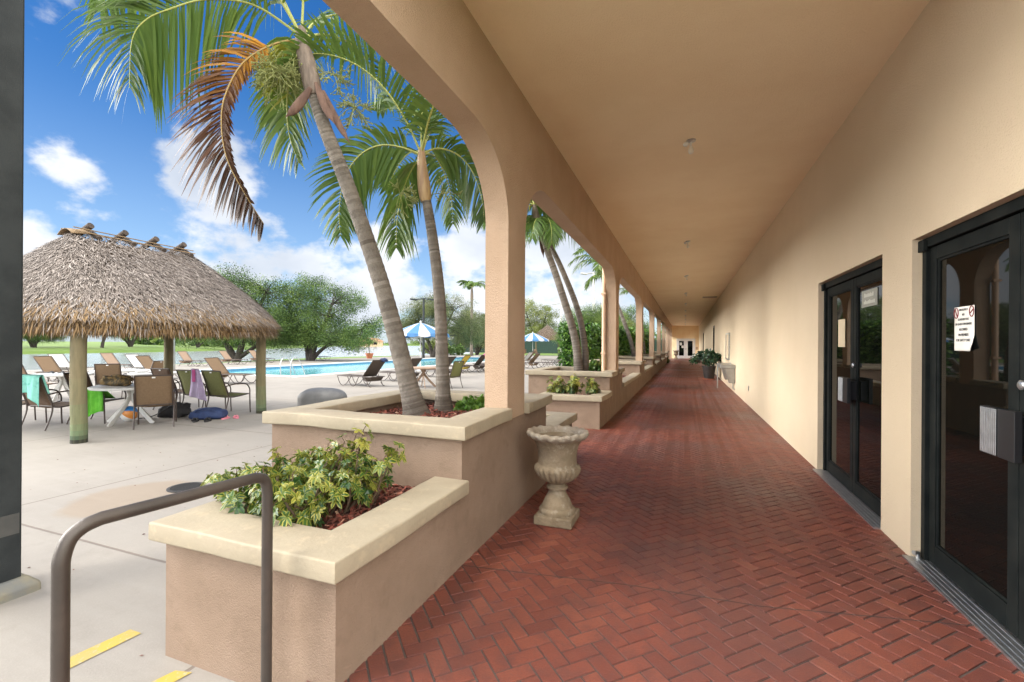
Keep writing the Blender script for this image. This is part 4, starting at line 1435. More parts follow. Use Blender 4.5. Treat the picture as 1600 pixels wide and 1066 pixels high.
lg0 = make_lounger('dark brown sun lounger with a bright cloth on its headrest near the pool ladder', (-10.95, 13.75, ZK), radians(80))
LG = [
    ((-16.55, 12.5), -83, 'tan sun lounger behind the olive chairs facing the pool corner', 'sling_tan'),
    ((-10.9, 16.1), 82, 'dark brown sun lounger behind the leaning palm trunk', None),
    ((-10.8, 18.9), 84, 'brown sun lounger seen between the two palm trunks', None),
    ((-11.6, 22.2), 84, 'yellow sun lounger by the pool edge', 'sling_yellow'),
    ((-11.1, 23.2), 84, 'dark sun lounger with a pink towel on its headrest', None),
    ((-11.0, 25.6), 84, 'brown sun lounger half hidden by the first column', None),
    ((-30.6, 20.6), -82, 'pale tan sun lounger on the lake side of the pool, leftmost of three', 'sling_pale'),
    ((-30.8, 23.6), -82, 'pale tan sun lounger on the lake side, standing before the dark tree trunk', 'sling_pale'),
    ((-31.3, 26.4), -82, 'pale tan sun lounger on the lake side, seen left of the front right hut post', 'sling_pale'),
    ((-31.4, 32.5), -75, 'white sun lounger under the dark lakeside tree', 'white_resin'),
    ((-23.4, 10.5), -80, 'tan sun lounger in front of the tall white one at far left', 'sling_tan'),
    ((-27.4, 12.7), -80, 'white sun lounger at the lake edge left of the hut post', 'white_resin'),
    ((-24.4, 14.2), -80, 'white sun lounger standing left of the blue pole', 'white_resin'),
    ((-28.3, 15.2), -80, 'pale pink sun lounger by the water behind the hut', 'sling_pale'),
    ((-21.3, 12.9), -78, 'tan sun lounger seen beside the back hut post', 'sling_tan'),
    ((-9.6, 28.4), 80, 'brown sun lounger left behind the second planter', 'sling_tan'),
    ((-8.3, 29.6), 84, 'white sun lounger behind the second planter', 'white_resin'),
    ((-11.6, 33.0), 78, 'white sun lounger near the distant umbrella', 'white_resin'),
    ((-9.4, 34.6), 82, 'pale sun lounger beside the hedge end', 'sling_pale'),
    ((-13.0, 38.0), 80, 'tan sun lounger beyond the pool corner', 'sling_tan'),
    ((-10.2, 24.0), 82, 'brown sun lounger nearest behind the second planter', 'sling_tan'),
]
for (x, y), a, l, sw in LG:
    dup(lg0, (x, y, ZK), radians(a), l, swap={'sling_dark': sw} if sw else None)


# ---- cloth, bags, balls
def cloth(name, fn, mat, label, cat, nu=30, nv=24, solid=.006):
    mb = MB(); mb.grid(fn, nu, nv)
    pts_ = [Vector(v) for v in mb.v]
    c0 = sum(pts_, Vector()) / len(pts_)
    mb.v = [tuple(p - c0) for p in pts_]
    return tag(mb.build(name, mat, smooth=180, loc=c0, solid=solid, fixn=False), label, cat)


def chair_pt(x, y, a, p):
    return Matrix.Translation((x, y, ZK)) @ Matrix.Rotation(radians(a), 4, 'Z') @ Vector(p)


def f_teal(u, v):
    x = -.30 + .62 * u
    hang = .36 + .22 * max(0, u - .62) / .38 - .05 * abs(sin(u * 9))
    fold = .022 * sin(u * 17 + 1) * (abs(v - .5) * 2) ** .8 + .01 * sin(u * 31)
    if v < .5:
        q = (1 - v * 2); return chair_pt(-10.78, 4.83, 10, (x, -.445 - .02 + .35 * 0 - fold - .02 * q, .985 - hang * q))
    q = (v - .5) * 2
    return chair_pt(-10.78, 4.83, 10, (x, -.395 + .12 * q + fold, .985 - .34 * q))


cloth('towel', f_teal, 'towel_teal', 'teal spotted beach towel draped over a chair back', 'towel')


def f_green(u, v):
    y = -.22 + .50 * u
    fold = .025 * sin(u * 22) * v + .012 * sin(u * 40 + 2) * v
    if v < .2:
        q = v / .2; return chair_pt(-10.75, 5.48, -62, (-.02 + .30 * q, y, .45 + .23 * q))
    q = (v - .2) / .8
    return chair_pt(-10.75, 5.48, -62, (.31 + .05 * q + fold, y + .04 * q, .685 - (.50 + .06 * sin(u * 5)) * q))


cloth('towel', f_green, 'towel_green', 'bright green towel hanging down from a chair arm', 'towel')


def f_lil(u, v):
    w_ = .12 + .20 * v
    fold = .02 * sin(u * 14 + v * 3)
    return chair_pt(-10.12, 7.12, 6, (.24 + (u - .4) * w_ * 1.6, -.45 - .03 * v + fold + .10 * v, 1.0 - .60 * v - .10 * v * u))


cloth('towel', f_lil, 'towel_lilac', 'lilac towel hanging on the corner of an olive chair', 'towel', 16, 20)


def f_pk(u, v):
    return chair_pt(-10.12, 7.12, 6, (.26 + (u - .5) * .08, -.475 + .012 * sin(u * 9), .98 - .26 * v))


cloth('cloth', f_pk, 'towel_pink', 'narrow pink cloth lying over the lilac towel', 'cloth', 8, 12)


def blob(name, mat, label, cat, loc, size, rz=0, seed=1, amp=.25, flat=.0, extra=None, sub='strap'):
    t = thing(name, label, cat, loc, rz)
    mb = MB()

    def fn(u, v):
        th, ph_ = 2 * pi * u, pi * (v - .5)
        d_ = Vector((cos(th) * cos(ph_), sin(th) * cos(ph_), sin(ph_)))
        k = 1 + amp * noise.noise(d_ * 1.7 + Vector((seed, 0, 0))) + amp * .4 * noise.noise(d_ * 5 + Vector((0, seed, 0)))
        d2 = Vector((math.copysign(abs(d_.x) ** .75, d_.x), math.copysign(abs(d_.y) ** .75, d_.y), math.copysign(abs(d_.z) ** .75, d_.z)))
        p = Vector((d2.x * size[0], d2.y * size[1], d2.z * size[2])) * k
        p.z = max(-size[2] * .82, p.z) + size[2] * .82
        return p
    mb.grid(fn, 36, 22, closed_u=True)
    mb.build('body', mat, t, smooth=180)
    for pts_, r in (extra or []):
        mb = MB(); mb.tube(cr(pts_, 12), r, 6, flat=.5); mb.build(sub, mat, t, smooth=60)
    return t


blob('backpack', 'cloth_black', 'black backpack slumped on the concrete with straps trailing', 'backpack', (-9.98, 6.42, ZK), (.27, .20, .17), .5, 2, .35, extra=[([(-.2, -.1, .12), (-.38, -.16, .03), (-.55, -.24, .01)], .018), ([(.0, -.18, .25), (-.2, -.26, .1), (-.42, -.28, .012)], .016)])
blob('duffel_bag', 'cloth_navy', 'navy blue holdall lying on the concrete under the olive chair', 'bag', (-9.1, 6.5, ZK), (.31, .17, .12), .6, 4, .2, extra=[([(-.2, -.14, .16), (0, -.2, .24), (.2, -.14, .16)], .014)], sub='handle')
blob('tote_bag', 'cloth_camo', 'brown patterned bag lying on the white table', 'bag', (-10.22, 5.50, ZK + .722), (.26, .14, .11), .3, 7, .4, extra=[([(.1, -.05, .15), (.3, -.04, .14), (.42, .02, .02)], .012)], sub='handle')
blob('folded_towel', 'towel_white', 'white bundled towel lying on the table near the back hut post', 'towel', (-13.9, 8.2, ZK + .722), (.26, .18, .05), .2, 9, .35)
BL = thing('beach_ball', 'blue orange and white beach ball under the white table', 'ball', (-10.25, 5.72, ZK))
for k in range(6):
    mb = MB()
    a0, a1 = k * pi / 3, (k + 1) * pi / 3
    M = Matrix.Rotation(radians(70), 4, 'X') @ Matrix.Rotation(radians(20), 4, 'Z')
    mb.grid(lambda u, v: M @ Vector((.15 * cos(a0 + (a1 - a0) * u) * cos(pi * (v - .5)), .15 * sin(a0 + (a1 - a0) * u) * cos(pi * (v - .5)), .15 * sin(pi * (v - .5)))) + Vector((0, 0, .15)), 8, 16)
    mb.build('panel', ['ball_blue', 'ball_white', 'ball_orange'][k % 3], BL, smooth=180)
for i, (x, y, a, mat, l) in enumerate(((-8.82, 6.66, .4, 'flip_pink', 'pink flip-flop on the concrete right of the navy bag'), (-8.70, 6.80, 1.1, 'flip_pink', 'second pink flip-flop lying further right'),
                                       (-9.02, 6.18, .8, 'cloth_black', 'small black shoe left in front of the navy bag'), (-8.84, 6.30, .6, 'cloth_black', 'small black shoe right in front of the navy bag'))):
    ff = thing('sandal', l, 'footwear', (x, y, ZK), a, 'footwear by the navy bag')
    mb = MB()
    ol = [(.05 * sin(t) * (1 + .15 * cos(t)), .13 * cos(t)) for t in [k * pi / 10 for k in range(20)]]
    n_ = len(ol)
    mb.v += [(px_, py_, .0) for px_, py_ in ol] + [(px_, py_, .022) for px_, py_ in ol]
    mb.face(tuple(range(n_))); mb.face(tuple(n_ + k for k in reversed(range(n_))))
    for k in range(n_):
        mb.face((k, (k + 1) % n_, n_ + (k + 1) % n_, n_ + k))
    mb.build('sole', mat, ff)
    mb = MB(); mb.tube(cr([(-.045, -.02, .02), (-.02, .03, .055), (0, .07, .022), (.02, .03, .055), (.045, -.02, .02)], 14), .009 if i < 2 else .022, 6); mb.build('strap', mat, ff, smooth=60)
for i, (dx, dy) in enumerate(((-.1, -.2), (.15, -.1))):
    mb = MB(); mb.tube(cr([(-.12, 0, .012), (-.04, .02, .03), (.05, 0, .05), (.13, 0, .014)], 10), [.03] * 3 + [.034] * 5 + [.028] * 3, 8, flat=.45)
    tag(mb.build('sandal', 'cloth_black', loc=(-15.3 + dx, 7.0 + dy, ZK + .735), smooth=60), ['dark sandal on the table beyond the teal towel, left one', 'dark sandal on the table beyond the teal towel, right one'][i], 'footwear')

# cloths on lounger heads
blob('towel', 'cloth_navy', 'dark blue cloth bundled on the dark lounger headrest', 'towel', (-10.27, 13.88, ZK + .90), (.09, .16, .07), radians(80) - 1.57, 11, .4)
blob('towel', 'towel_pink', 'pink towel bundled on the far dark lounger headrest', 'towel', (-10.42, 23.24, ZK + .92), (.08, .14, .06), 0, 12, .4)


# ---- umbrellas
def umbrella(label, loc, rad, ztip, zrim, rz):
    t = thing('patio_umbrella', label, 'umbrella', loc, rz, 'striped umbrellas by the pool')
    N = 16
    mb = MB()
    for k in range(N):
        a0, a1 = 2 * pi * k / N, 2 * pi * (k + 1) / N
        mb.m = k % 2
        prev = None
        for i in range(9):
            f = i / 8
            if i < 7:
                r = rad * i / 6; z = ztip - (ztip - zrim) * (i / 6) ** 1.25
            else:
                r = rad * (1.0 + .012 * (i - 6)); z = zrim - .10 * (i - 6)
            row_ = []
            for j in range(5):
                a = a0 + (a1 - a0) * j / 4
                zz = z
                if i == 8:
                    zz = z + .07 * (1 - sin(pi * j / 4))
                row_.append((r * cos(a), r * sin(a), zz))
            if prev:
                for j in range(4):
                    mb.poly([prev[j], prev[j + 1], row_[j + 1], row_[j]])
            prev = row_
    mb.build('canopy', ['umbrella_blue', 'umbrella_white'], t, solid=.004, fixn=False)
    mb = MB(); mb.tube([(0, 0, 0), (0, 0, ztip + .03)], .024, 10); mb.build('pole', 'white_paint', t, smooth=60)
    mb = MB(); mb.lathe([(.0, ztip), (.05, ztip), (.05, ztip + .05), (.03, ztip + .09), (0, ztip + .13)], 16); mb.build('finial', 'white_paint', t, smooth=60)
    mb = MB(); mb.lathe([(0, .001), (.26, .001), (.26, .05), (.2, .08), (.05, .10), (.05, .25), (0, .25)], 24); mb.build('base', 'white_resin', t, smooth=40)
    for k in range(8):
        a = 2 * pi * k / 8
        mb = MB(); mb.tube([(0, 0, ztip - .1), (rad * .97 * cos(a), rad * .97 * sin(a), zrim - .03)], .009, 6); mb.build('rib', 'white_paint', t, smooth=60)
    return t


umbrella('blue and white striped umbrella between the two palm trunks', (-14.15, 22.5, ZK), 1.62, 2.78, 2.12, .1)
umbrella('pale blue and white striped umbrella in front of the small tiki hut', (-15.6, 47.5, ZK), 1.75, 2.85, 2.1, .3)

# ---- pool ladder
PL = thing('pool_ladder', 'bent steel handrails of a pool ladder at the near pool edge', 'pool ladder', (-15.3, 16.2, ZK))
for x in (0, .62):
    mb = MB(); mb.tube(cr([(x, -.35, 0), (x, -.35, .6), (x, -.22, .84), (x, .05, .86), (x, .3, .5), (x, .55, -.1), (x, .6, -.3)], 30), .022, 10)
    mb.build('handrail', 'aluminium', PL, smooth=60)
mb = MB()
for z in (-.25,):
    mb.box(0, .62, .54, .66, z, z + .03)
mb.build('tread', 'aluminium', PL)
PL.location = (-17.6, 16.35, ZK); PL.rotation_euler = (0, 0, 0)

# ---- terracotta pot with a small palm at the lake side
TP = thing('potted_palm', 'terracotta pot with a thin palm standing at the far pool edge', 'potted plant', (-30.9, 39.3, ZK))
mb = MB(); mb.lathe([(0, 0), (.26, 0), (.38, .46), (.42, .46), (.42, .56), (.36, .56), (.34, .48), (0, .46)], 28); mb.build('pot', 'terracotta', TP, smooth=40)
# ---- lamp posts
def lamp_post(label, loc, h, r, mat='pole_metal'):
    t = thing('lamp_post', label, 'lamp post', loc, radians(20), 'lamp posts round the pool')
    mb = MB(); mb.tube([(0, 0, 0), (0, 0, h)], [r * 1.15, r * .8], 12); mb.build('pole', mat, t, smooth=60)
    mb = MB(); mb.tube([(-.9, 0, h - .1), (0, 0, h), (.9, 0, h - .1)], r * .45, 8); mb.build('arm', mat, t, smooth=60)
    for s_ in (-1, 1):
        mb = MB(); mb.cbox((s_ * 1.1, 0, h - .10), (.75, .34, .16), Matrix.Rotation(s_ * -.12, 4, 'Y')); mb.build('lamp_head', mat, t, bevel=.03)
    return t


lamp_post('dark twin-arm lamp post behind the striped umbrella', (-26.6, 42.9, ZK), 6.5, .13)
lamp_post('grey twin-arm lamp post seen right behind the small tiki hut', (-18.0, 69, ZK), 8.0, .14, 'steel')
lamp_post('dark lamp post further off above the hedge end', (-17.6, 84, ZK), 7.8, .15)
lamp_post('plain grey lamp post beyond the hedge by the crossing palm trunks', (-9.4, 50, ZK), 9.5, .14, 'steel')
lamp_post('blue-grey lamp post standing behind the big tiki hut', (-27.5, 17.5, ZK), 4.5, .13, 'steel')

# ---- screened fence
FN = thing('screen_fence', 'dark green screened court fence behind the small tiki hut', 'fence', (-25, 80, -.2))
mb = MB(); mb.box(-22, 24, -.02, .02, .08, 2.55); mb.build('screen', 'fence_green', FN)
for i in range(16):
    mb = MB(); mb.tube([(-22 + i * 3.06, .06, 0), (-22 + i * 3.06, .06, 2.75)], .05, 8); mb.build('post', 'pole_metal', FN, smooth=60)
mb = MB(); mb.tube([(-22, .06, 2.7), (24, .06, 2.7)], .035, 8); mb.build('top_rail', 'pole_metal', FN, smooth=60)

# ---- house across the lake
HS = thing('lake_house', 'small tan house with hipped roof far across the lake', 'house', (-206, 262, .2), .6)
mb = MB(); mb.box(-9, 9, -5, 5, -1.5, 2.8); mb.build('wall', 'house_wall', HS)
mb = MB()
mb.v = [(-10, -6, 2.8), (10, -6, 2.8), (10, 6, 2.8), (-10, 6, 2.8), (-5, 0, 5.2), (5, 0, 5.2)]
for q in ((0, 1, 5, 4), (1, 2, 5), (2, 3, 4, 5), (3, 0, 4), (0, 3, 2, 1)):
    mb.face(q)
mb.build('roof', 'house_roof', HS)
for x in (-6, -1.5, 3):
    mb = MB(); mb.box(x, x + 2.4, -5.08, -5.0, .5, 2.2); mb.build('window', 'tinted_glass', HS)


# ================================================================== VEGETATION
CR_, CF_ = Vector((.935, .355, 0)), Vector((-.355, .935, 0))


def frond(mb, mr, pts, L, n, hang, tone0, tone1, rnd_, wid=.022, rr=.011, base=.10, lift=.35, asym=1.0, tseg=None, sidev=None, plane=0):
    """rachis into mr, leaflets into mb. asym scales leaflets on the second side"""
    P = cr(pts, 34)
    N = len(P) - 1
    mr.tone = .9 if tone0 > .45 else .2
    mr.tube(P, [rr * (1 - .8 * k / N) for k in range(N + 1)], 6)
    for i in range(n):
        t_ = base + (1 - base) * (i + rnd_.random() * .5) / n
        x = t_ * N; k = min(int(x), N - 1)
        p = P[k].lerp(P[k + 1], x - k)
        tg = (P[min(k + 1, N)] - P[max(k - 1, 0)]).normalized()
        side = tg.cross(Vector((0, 0, 1)))
        if side.length < .25:
            side = tg.cross(Vector(sidev) if sidev else Vector((.3, -.8, .2)))
        side.normalize()
        if plane:
            s2 = tg.cross(CF_)
            if s2.length > .2:
                s2.normalize()
                if s2.dot(side) < 0 and plane < 0:
                    s2 = -s2
                side = (s2 * abs(plane) + side * (1 - abs(plane)) * .6).normalized()
        upn = side.cross(tg).normalized()
        prof = (.55 + .45 * sin(pi * min(1, t_ * 1.1)) ** .7) * (1 - .45 * max(0, t_ - .6) / .4)
        tone = tone0 + (tone1 - tone0) * (t_ ** (.75 if tone1 < .2 else 1))
        for sg in (-1, 1):
            l_ = L * prof * rnd_.uniform(.85, 1.1) * (asym if sg > 0 else 1)
            if l_ < .05:
                continue
            d_ = (side * sg * 1.0 + tg * (.45 + .5 * t_) + upn * (lift + rnd_.gauss(0, .16))).normalized()
            d_ = (d_ + Vector((rnd_.gauss(0, .06), rnd_.gauss(0, .06), rnd_.gauss(0, .06)))).normalized()
            wv = (tg - d_ * tg.dot(d_))
            wv = (wv.normalized() * .8 + upn * .35 * sg).normalized()
            mb.tone = min(1, max(0, tone + rnd_.gauss(0, .05 if tone > .5 else .025)))
            hg = hang * rnd_.uniform(.8, 1.25)
            prev = None
            for s_, w_ in ((0, .5), (.25, 1), (.55, .9), (.8, .55), (1, .06)):
                q = p + d_ * l_ * s_ * (1 - .25 * hg * s_) + Vector((0, 0, -1)) * l_ * hg * s_ * s_
                a, b = q - wv * wid * w_, q + wv * wid * w_
                if prev:
                    mb.poly([prev[0], prev[1], b, a])
                prev = (a, b)


def trunk_mesh(mb, pts, r0, r1, n=60, flare=1.35, ring=.10, seed=0):
    P = cr(pts, n)
    rads, tones = [], []
    rn = random.Random(seed)
    for k in range(n + 1):
        f = k / n
        r = r0 + (r1 - r0) * (f ** .8)
        r *= 1 + (flare - 1) * math.exp(-f * 14)
        r *= 1 + (.03 if k % 2 else -.015)
        rads.append(r)
        tones.append(min(1, max(0, (.42 if k % 2 else .56) + rn.gauss(0, .15) + (-.3 if f < .10 else 0))))
    mb.tube(P, rads, 18, tones=tones)
    return P


def flower(mb, c, r, n, rn, drop=.4):
    for _ in range(n):
        d_ = Vector((rn.gauss(0, 1), rn.gauss(0, 1), rn.gauss(-.1, .8))).normalized()
        L_ = r * rn.uniform(.6, 1.15)
        P = [Vector(c), Vector(c) + d_ * L_ * .5 + Vector((0, 0, .05 * r)), Vector(c) + d_ * L_ + Vector((0, 0, -drop * r * rn.random()))]
        mb.tube(cr(P, 5), [.005, .0045, .004, .004, .003, .003], 4)
        for k in range(7):
            e = P[1].lerp(P[2], rn.random()) if k < 3 else P[2]
            d2 = (d_ + Vector((rn.gauss(0, .7), rn.gauss(0, .7), rn.gauss(-.2, .7)))).normalized() * rn.uniform(.03, .09)
            mb.tube([e, e + d2], [.0028, .004], 4)
            q = e + d2
            s_ = rn.uniform(.006, .010)
            mb.lathe([(0, -s_), (s_, 0), (0, s_)], 5, c=q, cap=False)




def off(r, f, z):
    return CR_ * r + CF_ * f + Vector((0, 0, z))


def palm(label, base, tpts, r0, r1, shaft_pts, shaft_r, crown, fronds, L, nl, seed, green=False, flowers=(), spathes=(), wid=.0155, group='slender palms in the planters', rr=.012, flare=1.35):
    B = Vector(base)
    t = thing('palm_tree', label, 'palm tree', base, 0, group)
    rn = random.Random(seed)
    mb = MB(); trunk_mesh(mb, [Vector(p) - B for p in tpts], r0, r1, 130, flare=flare, seed=seed); mb.build('trunk', 'palm_trunk', t, smooth=60)
    mb = MB()
    SPt = cr([Vector(p) - B for p in shaft_pts], 10)
    mb.tube(SPt, [shaft_r * k for k in (.8, 1, 1.05, 1.05, 1.0, .95, .88, .8, .7, .6, .45)], 14)
    mb.build('crownshaft', 'crownshaft_green' if green else 'crownshaft', t, smooth=60)
    C_ = Vector(crown) - B
    for fr in fronds:
        mb, mr = MB(), MB()
        pts_ = [C_ + off(*p) for p in fr['p']]
        frond(mb, mr, pts_, fr.get('L', L), fr.get('n', nl), fr.get('hang', .45), fr.get('t0', .66), fr.get('t1', .72), rn, wid=fr.get('w', wid), rr=rr, lift=fr.get('lift', .35), asym=fr.get('asym', 1), base=fr.get('base', .12), plane=fr.get('plane', 0))
        f_ = mb.build('frond', 'palm_leaf', t, fixn=False)
        mr.build('rachis', 'palm_rachis', f_, smooth=60)
        if fr.get('label'):
            f_['label'] = fr['label']
    for c, r, n_ in flowers:
        mb = MB(); flower(mb, C_ + off(*c), r, n_, rn); mb.build('flower_spray', 'palm_flower', t, fixn=False)
    for a, b, w_ in spathes:
        a, b = C_ + off(*a), C_ + off(*b)
        mb = MB()
        pts_ = [a.lerp(b, k / 12) + Vector((0, 0, -.03 * sin(pi * k / 12))) for k in range(13)]
        mb.tube(pts_, [w_ * (.12 + .88 * sin(pi * min(1, (k / 12) * .9 + .08)) ** .8) * (1 - .9 * max(0, k / 12 - .75) / .25) for k in range(13)], 10, flat=.45, upv=(.8, -.5, .1))
        mb.build('spathe', 'palm_spathe', t, smooth=60)
    return t


def fan(n, rn, L, el0=.2, el1=1.2, az0=0, t0=.66, t1=.72, hang=.45, lift=.35, ll=None):
    """generic drooping fronds: list of offset polylines"""
    out = []
    for k in range(n):
        az = az0 + 2 * pi * k / n + rn.uniform(-.3, .3)
        el = rn.uniform(el0, el1)
        l_ = L * rn.uniform(.8, 1.1)
        pts_ = []
        x = z = 0; a = el
        for i in range(5):
            pts_.append((x * cos(az), x * sin(az), z))
            x += cos(a) * l_ / 4; z += sin(a) * l_ / 4
            a -= rn.uniform(.35, .62)
        d_ = dict(p=pts_, hang=hang, t0=t0, t1=t1, lift=lift)
        if ll: d_['L'] = ll
        out.append(d_)
    return out


rn = random.Random(3)
# --- palm A: leaning trunk, crown at top left
KA = .0061
def px(l, k, dep=()):
    o = []
    for i, (x, y) in enumerate(l):
        o.append((x * k, dep[i] if i < len(dep) else 0.0, -y * k))
    return o


A0 = (-3.33, 3.24, 4.28)
frA = [
    dict(p=px([(0, 0), (-62, -34), (-118, -28), (-160, -2), (-188, 22), (-200, 55), (-200, 120)], KA, (0, -.10, -.22, -.32, -.38, -.42, -.44)), L=.74, n=74, hang=.72, lift=.10, w=.0145, plane=.55, asym=.8, t0=.62, t1=.72),
    dict(p=px([(0, 0), (-50, -90), (-120, -125), (-190, -105), (-235, -60), (-262, 0)], KA, (0, -.10, -.2, -.28, -.3, -.3)), L=.62, n=60, hang=.9, lift=.05, w=.014, t0=.6, t1=.7),
    dict(p=px([(-4, 4), (-38, 22), (-74, 56), (-94, 106), (-98, 150), (-90, 200), (-68, 246), (-42, 292)], KA, (0, -.08, -.15, -.2, -.22, -.22, -.2, -.15)), L=.50, n=120, hang=.42, t0=.37, t1=.0, lift=.0, asym=.25, w=.017, plane=.85, base=.16,
         label='dead brown frond hanging down, orange near its base'),
    dict(p=px([(0, 0), (-24, 32), (-42, 75), (-44, 125), (-30, 170)], KA, (0, .12, .25, .32, .35)), L=.42, n=44, hang=.6, t0=.46, t1=.66, lift=0, asym=.75, plane=.6),
    dict(p=px([(0, 0), (14, -50), (50, -80), (95, -70), (125, -30)], KA, (0, .2, .4, .55, .65)), L=.55, n=36, hang=.6),
    dict(p=px([(0, 0), (26, -30), (52, -38), (76, -12), (90, 30)], KA, (0, .25, .5, .7, .8)), L=.42, n=34, hang=.6, lift=.2),
    dict(p=px([(0, 0), (10, -90), (20, -170), (60, -220), (110, -230)], KA, (0, -.1, -.3, -.5, -.7)), L=.6, n=40, hang=.5),
    dict(p=px([(0, 0), (-40, -20), (-78, -18), (-110, 10), (-130, 50)], KA, (0, .35, .7, .95, 1.05)), L=.5, n=40, hang=.6, t0=.6),
    dict(p=px([(0, 0), (-30, -60), (-40, -120), (-20, -180), (10, -220)], KA, (0, -.3, -.65, -.95, -1.1)), L=.6, n=40, hang=.5),
    dict(p=px([(-2, 2), (-26, 12), (-50, 34), (-66, 66)], KA, (0, .1, .18, .22)), L=.3, n=26, hang=.7, t0=.42, t1=.5),
]
palm('leaning palm with grey trunk, a dead brown frond and pale green seed sprays', (-2.36, 3.70, .78),
     [(-2.36, 3.70, .74), (-2.46, 3.66, 1.15), (-2.66, 3.56, 1.98), (-2.92, 3.42, 2.85), (-3.12, 3.32, 3.42), (-3.24, 3.27, 3.80)], .095, .055,
     [(-3.21, 3.28, 3.72), (-3.27, 3.26, 3.98), (-3.32, 3.24, 4.20), (-3.335, 3.24, 4.36)], .078, A0, frA, .6, 50, 21,
     flowers=[((-.20, -.05, -.36), .19, 60), ((-.10, .05, -.22), .13, 24), ((.45, .12, -.60), .13, 26), ((.26, .1, -.30), .12, 14)],
     spathes=[((.12, -.08, -.52), (-.08, -.14, -.82), .042), ((.16, -.06, -.46), (.35, -.10, -.86), .042), ((.20, 0, -.50), (.46, 0, -1.0), .036)], flare=1.5)

# --- palm B: second, more upright palm
B0 = (-2.50, 3.97, 3.36)
KB = .0066
frB = [
    dict(p=px([(0, 0), (-22, -46), (-52, -86), (-92, -112), (-140, -118), (-175, -95)], KB, (0, -.10, -.22, -.3, -.36, -.4)), L=.55, n=50, hang=.25, lift=.75),
    dict(p=px([(0, 2), (-28, -6), (-60, -6), (-88, 12), (-108, 46), (-116, 92), (-114, 132)], KB, (0, -.06, -.1, -.14, -.16, -.16, -.16)), L=.46, n=56, hang=.45, lift=.1, plane=.6),
    dict(p=px([(0, 4), (-16, 20), (-32, 52), (-42, 96), (-44, 140)], KB, (0, .05, .1, .14, .16)), L=.42, n=40, hang=.7, lift=0),
    dict(p=px([(0, 0), (26, -12), (56, -4), (78, 22), (92, 62), (96, 100)], KB, (0, .05, .1, .12, .12, .1)), L=.40, n=50, hang=.5, lift=.15, plane=.55),
    dict(p=px([(0, 0), (12, -44), (30, -82), (60, -108), (96, -110)], KB, (0, .1, .25, .4, .5)), L=.46, n=40, hang=.3, lift=.6),
    dict(p=px([(0, 0), (-8, -50), (-30, -100), (-70, -130), (-110, -134)], KB, (0, .25, .5, .75, .9)), L=.5, n=40, hang=.4, lift=.5),
    dict(p=px([(0, 0), (-20, -24), (-46, -34), (-74, -22), (-92, 6)], KB, (0, .3, .6, .85, .95)), L=.42, n=36, hang=.5),
    dict(p=px([(0, 0), (10, -20), (20, -10), (28, 24), (30, 70)], KB, (0, .35, .7, .9, .95)), L=.38, n=34, hang=.6),
    dict(p=px([(0, 0), (20, -40), (50, -70), (90, -70), (130, -40)], KB, (0, -.25, -.5, -.6, -.65)), L=.46, n=40, hang=.5),
    dict(p=px([(0, 0), (0, -60), (10, -110), (24, -140)], KB, (0, .02, .06, .12)), L=.32, n=30, hang=.1, lift=.8, t0=.8, t1=.95),
]
palm('upright palm with a tan crownshaft growing beside the leaning one', (-2.29, 4.08, .78),
     [(-2.29, 4.08, .74), (-2.30, 4.07, 1.2), (-2.33, 4.05, 1.95), (-2.40, 4.02, 2.55), (-2.46, 3.99, 2.94)], .075, .046,
     [(-2.455, 3.99, 2.88), (-2.475, 3.98, 3.05), (-2.49, 3.97, 3.22), (-2.50, 3.97, 3.42)], .062, B0, frB, .45, 44, 33, green=True,
     flowers=[((-.20, -.05, -.42), .16, 12), ((.22, 0, -.40), .17, 7)], flare=1.5)

# --- palms in the second planter
rn = random.Random(12)
frC = fan(9, rn, 1.5, .1, 1.0, .2, hang=.7, lift=.1, ll=.5) + [
    dict(p=[(0, 0, 0), (.25, 0, -.05), (.42, 0, -.35), (.48, 0, -.8)], L=.42, hang=.7, lift=0), dict(p=[(0, 0, 0), (-.25, -.1, -.1), (-.42, -.2, -.5), (-.45, -.2, -1.1)], L=.4, hang=.7, t0=.42, t1=.48, lift=0),
    dict(p=[(0, 0, 0), (.4, -.2, .1), (.8, -.3, -.2), (1.0, -.3, -.7)], L=.45, hang=.7, lift=0)]
palm('left of two crossing palm trunks in the second high planter', (-2.22, 10.15, .78), [(-2.22, 10.15, .74), (-2.32, 10.10, 1.6), (-2.62, 9.95, 2.7), (-2.92, 9.85, 3.6), (-3.12, 9.82, 4.15)], .10, .062,
     [(-3.09, 9.82, 4.08), (-3.16, 9.80, 4.35), (-3.20, 9.80, 4.6)], .09, (-3.20, 9.80, 4.6), frC, .5, 40, 5, flowers=[((.15, 0, -.45), .22, 24)], spathes=[((.12, 0, -.5), (.22, 0, -1.2), .06)])
palm('right of two crossing palm trunks in the second high planter', (-2.14, 10.30, .78), [(-2.14, 10.30, .74), (-2.12, 10.28, 1.3), (-2.28, 10.25, 2.2), (-2.62, 10.2, 3.1), (-2.92, 10.15, 3.75)], .085, .055,
     [(-2.90, 10.15, 3.70), (-3.02, 10.13, 3.95), (-3.08, 10.12, 4.2)], .08, (-3.08, 10.12, 4.2), fan(10, rn, 1.4, .0, 1.0, .5, hang=.7, lift=.1, ll=.45), .45, 40, 6)
rn = random.Random(14)
frD = fan(12, rn, 1.7, .3, 1.2, .2, hang=.5, lift=.25, ll=.5)
palm('bushy green palm in the third high planter', (-2.55, 16.0, .78), [(-2.55, 16.0, .74), (-2.6, 16.0, 2.0), (-2.62, 16.0, 3.6)], .11, .075, [(-2.62, 16, 3.5), (-2.62, 16, 3.9), (-2.6, 16, 4.2)], .09, (-2.6, 16, 4.2), frD, .5, 36, 8)
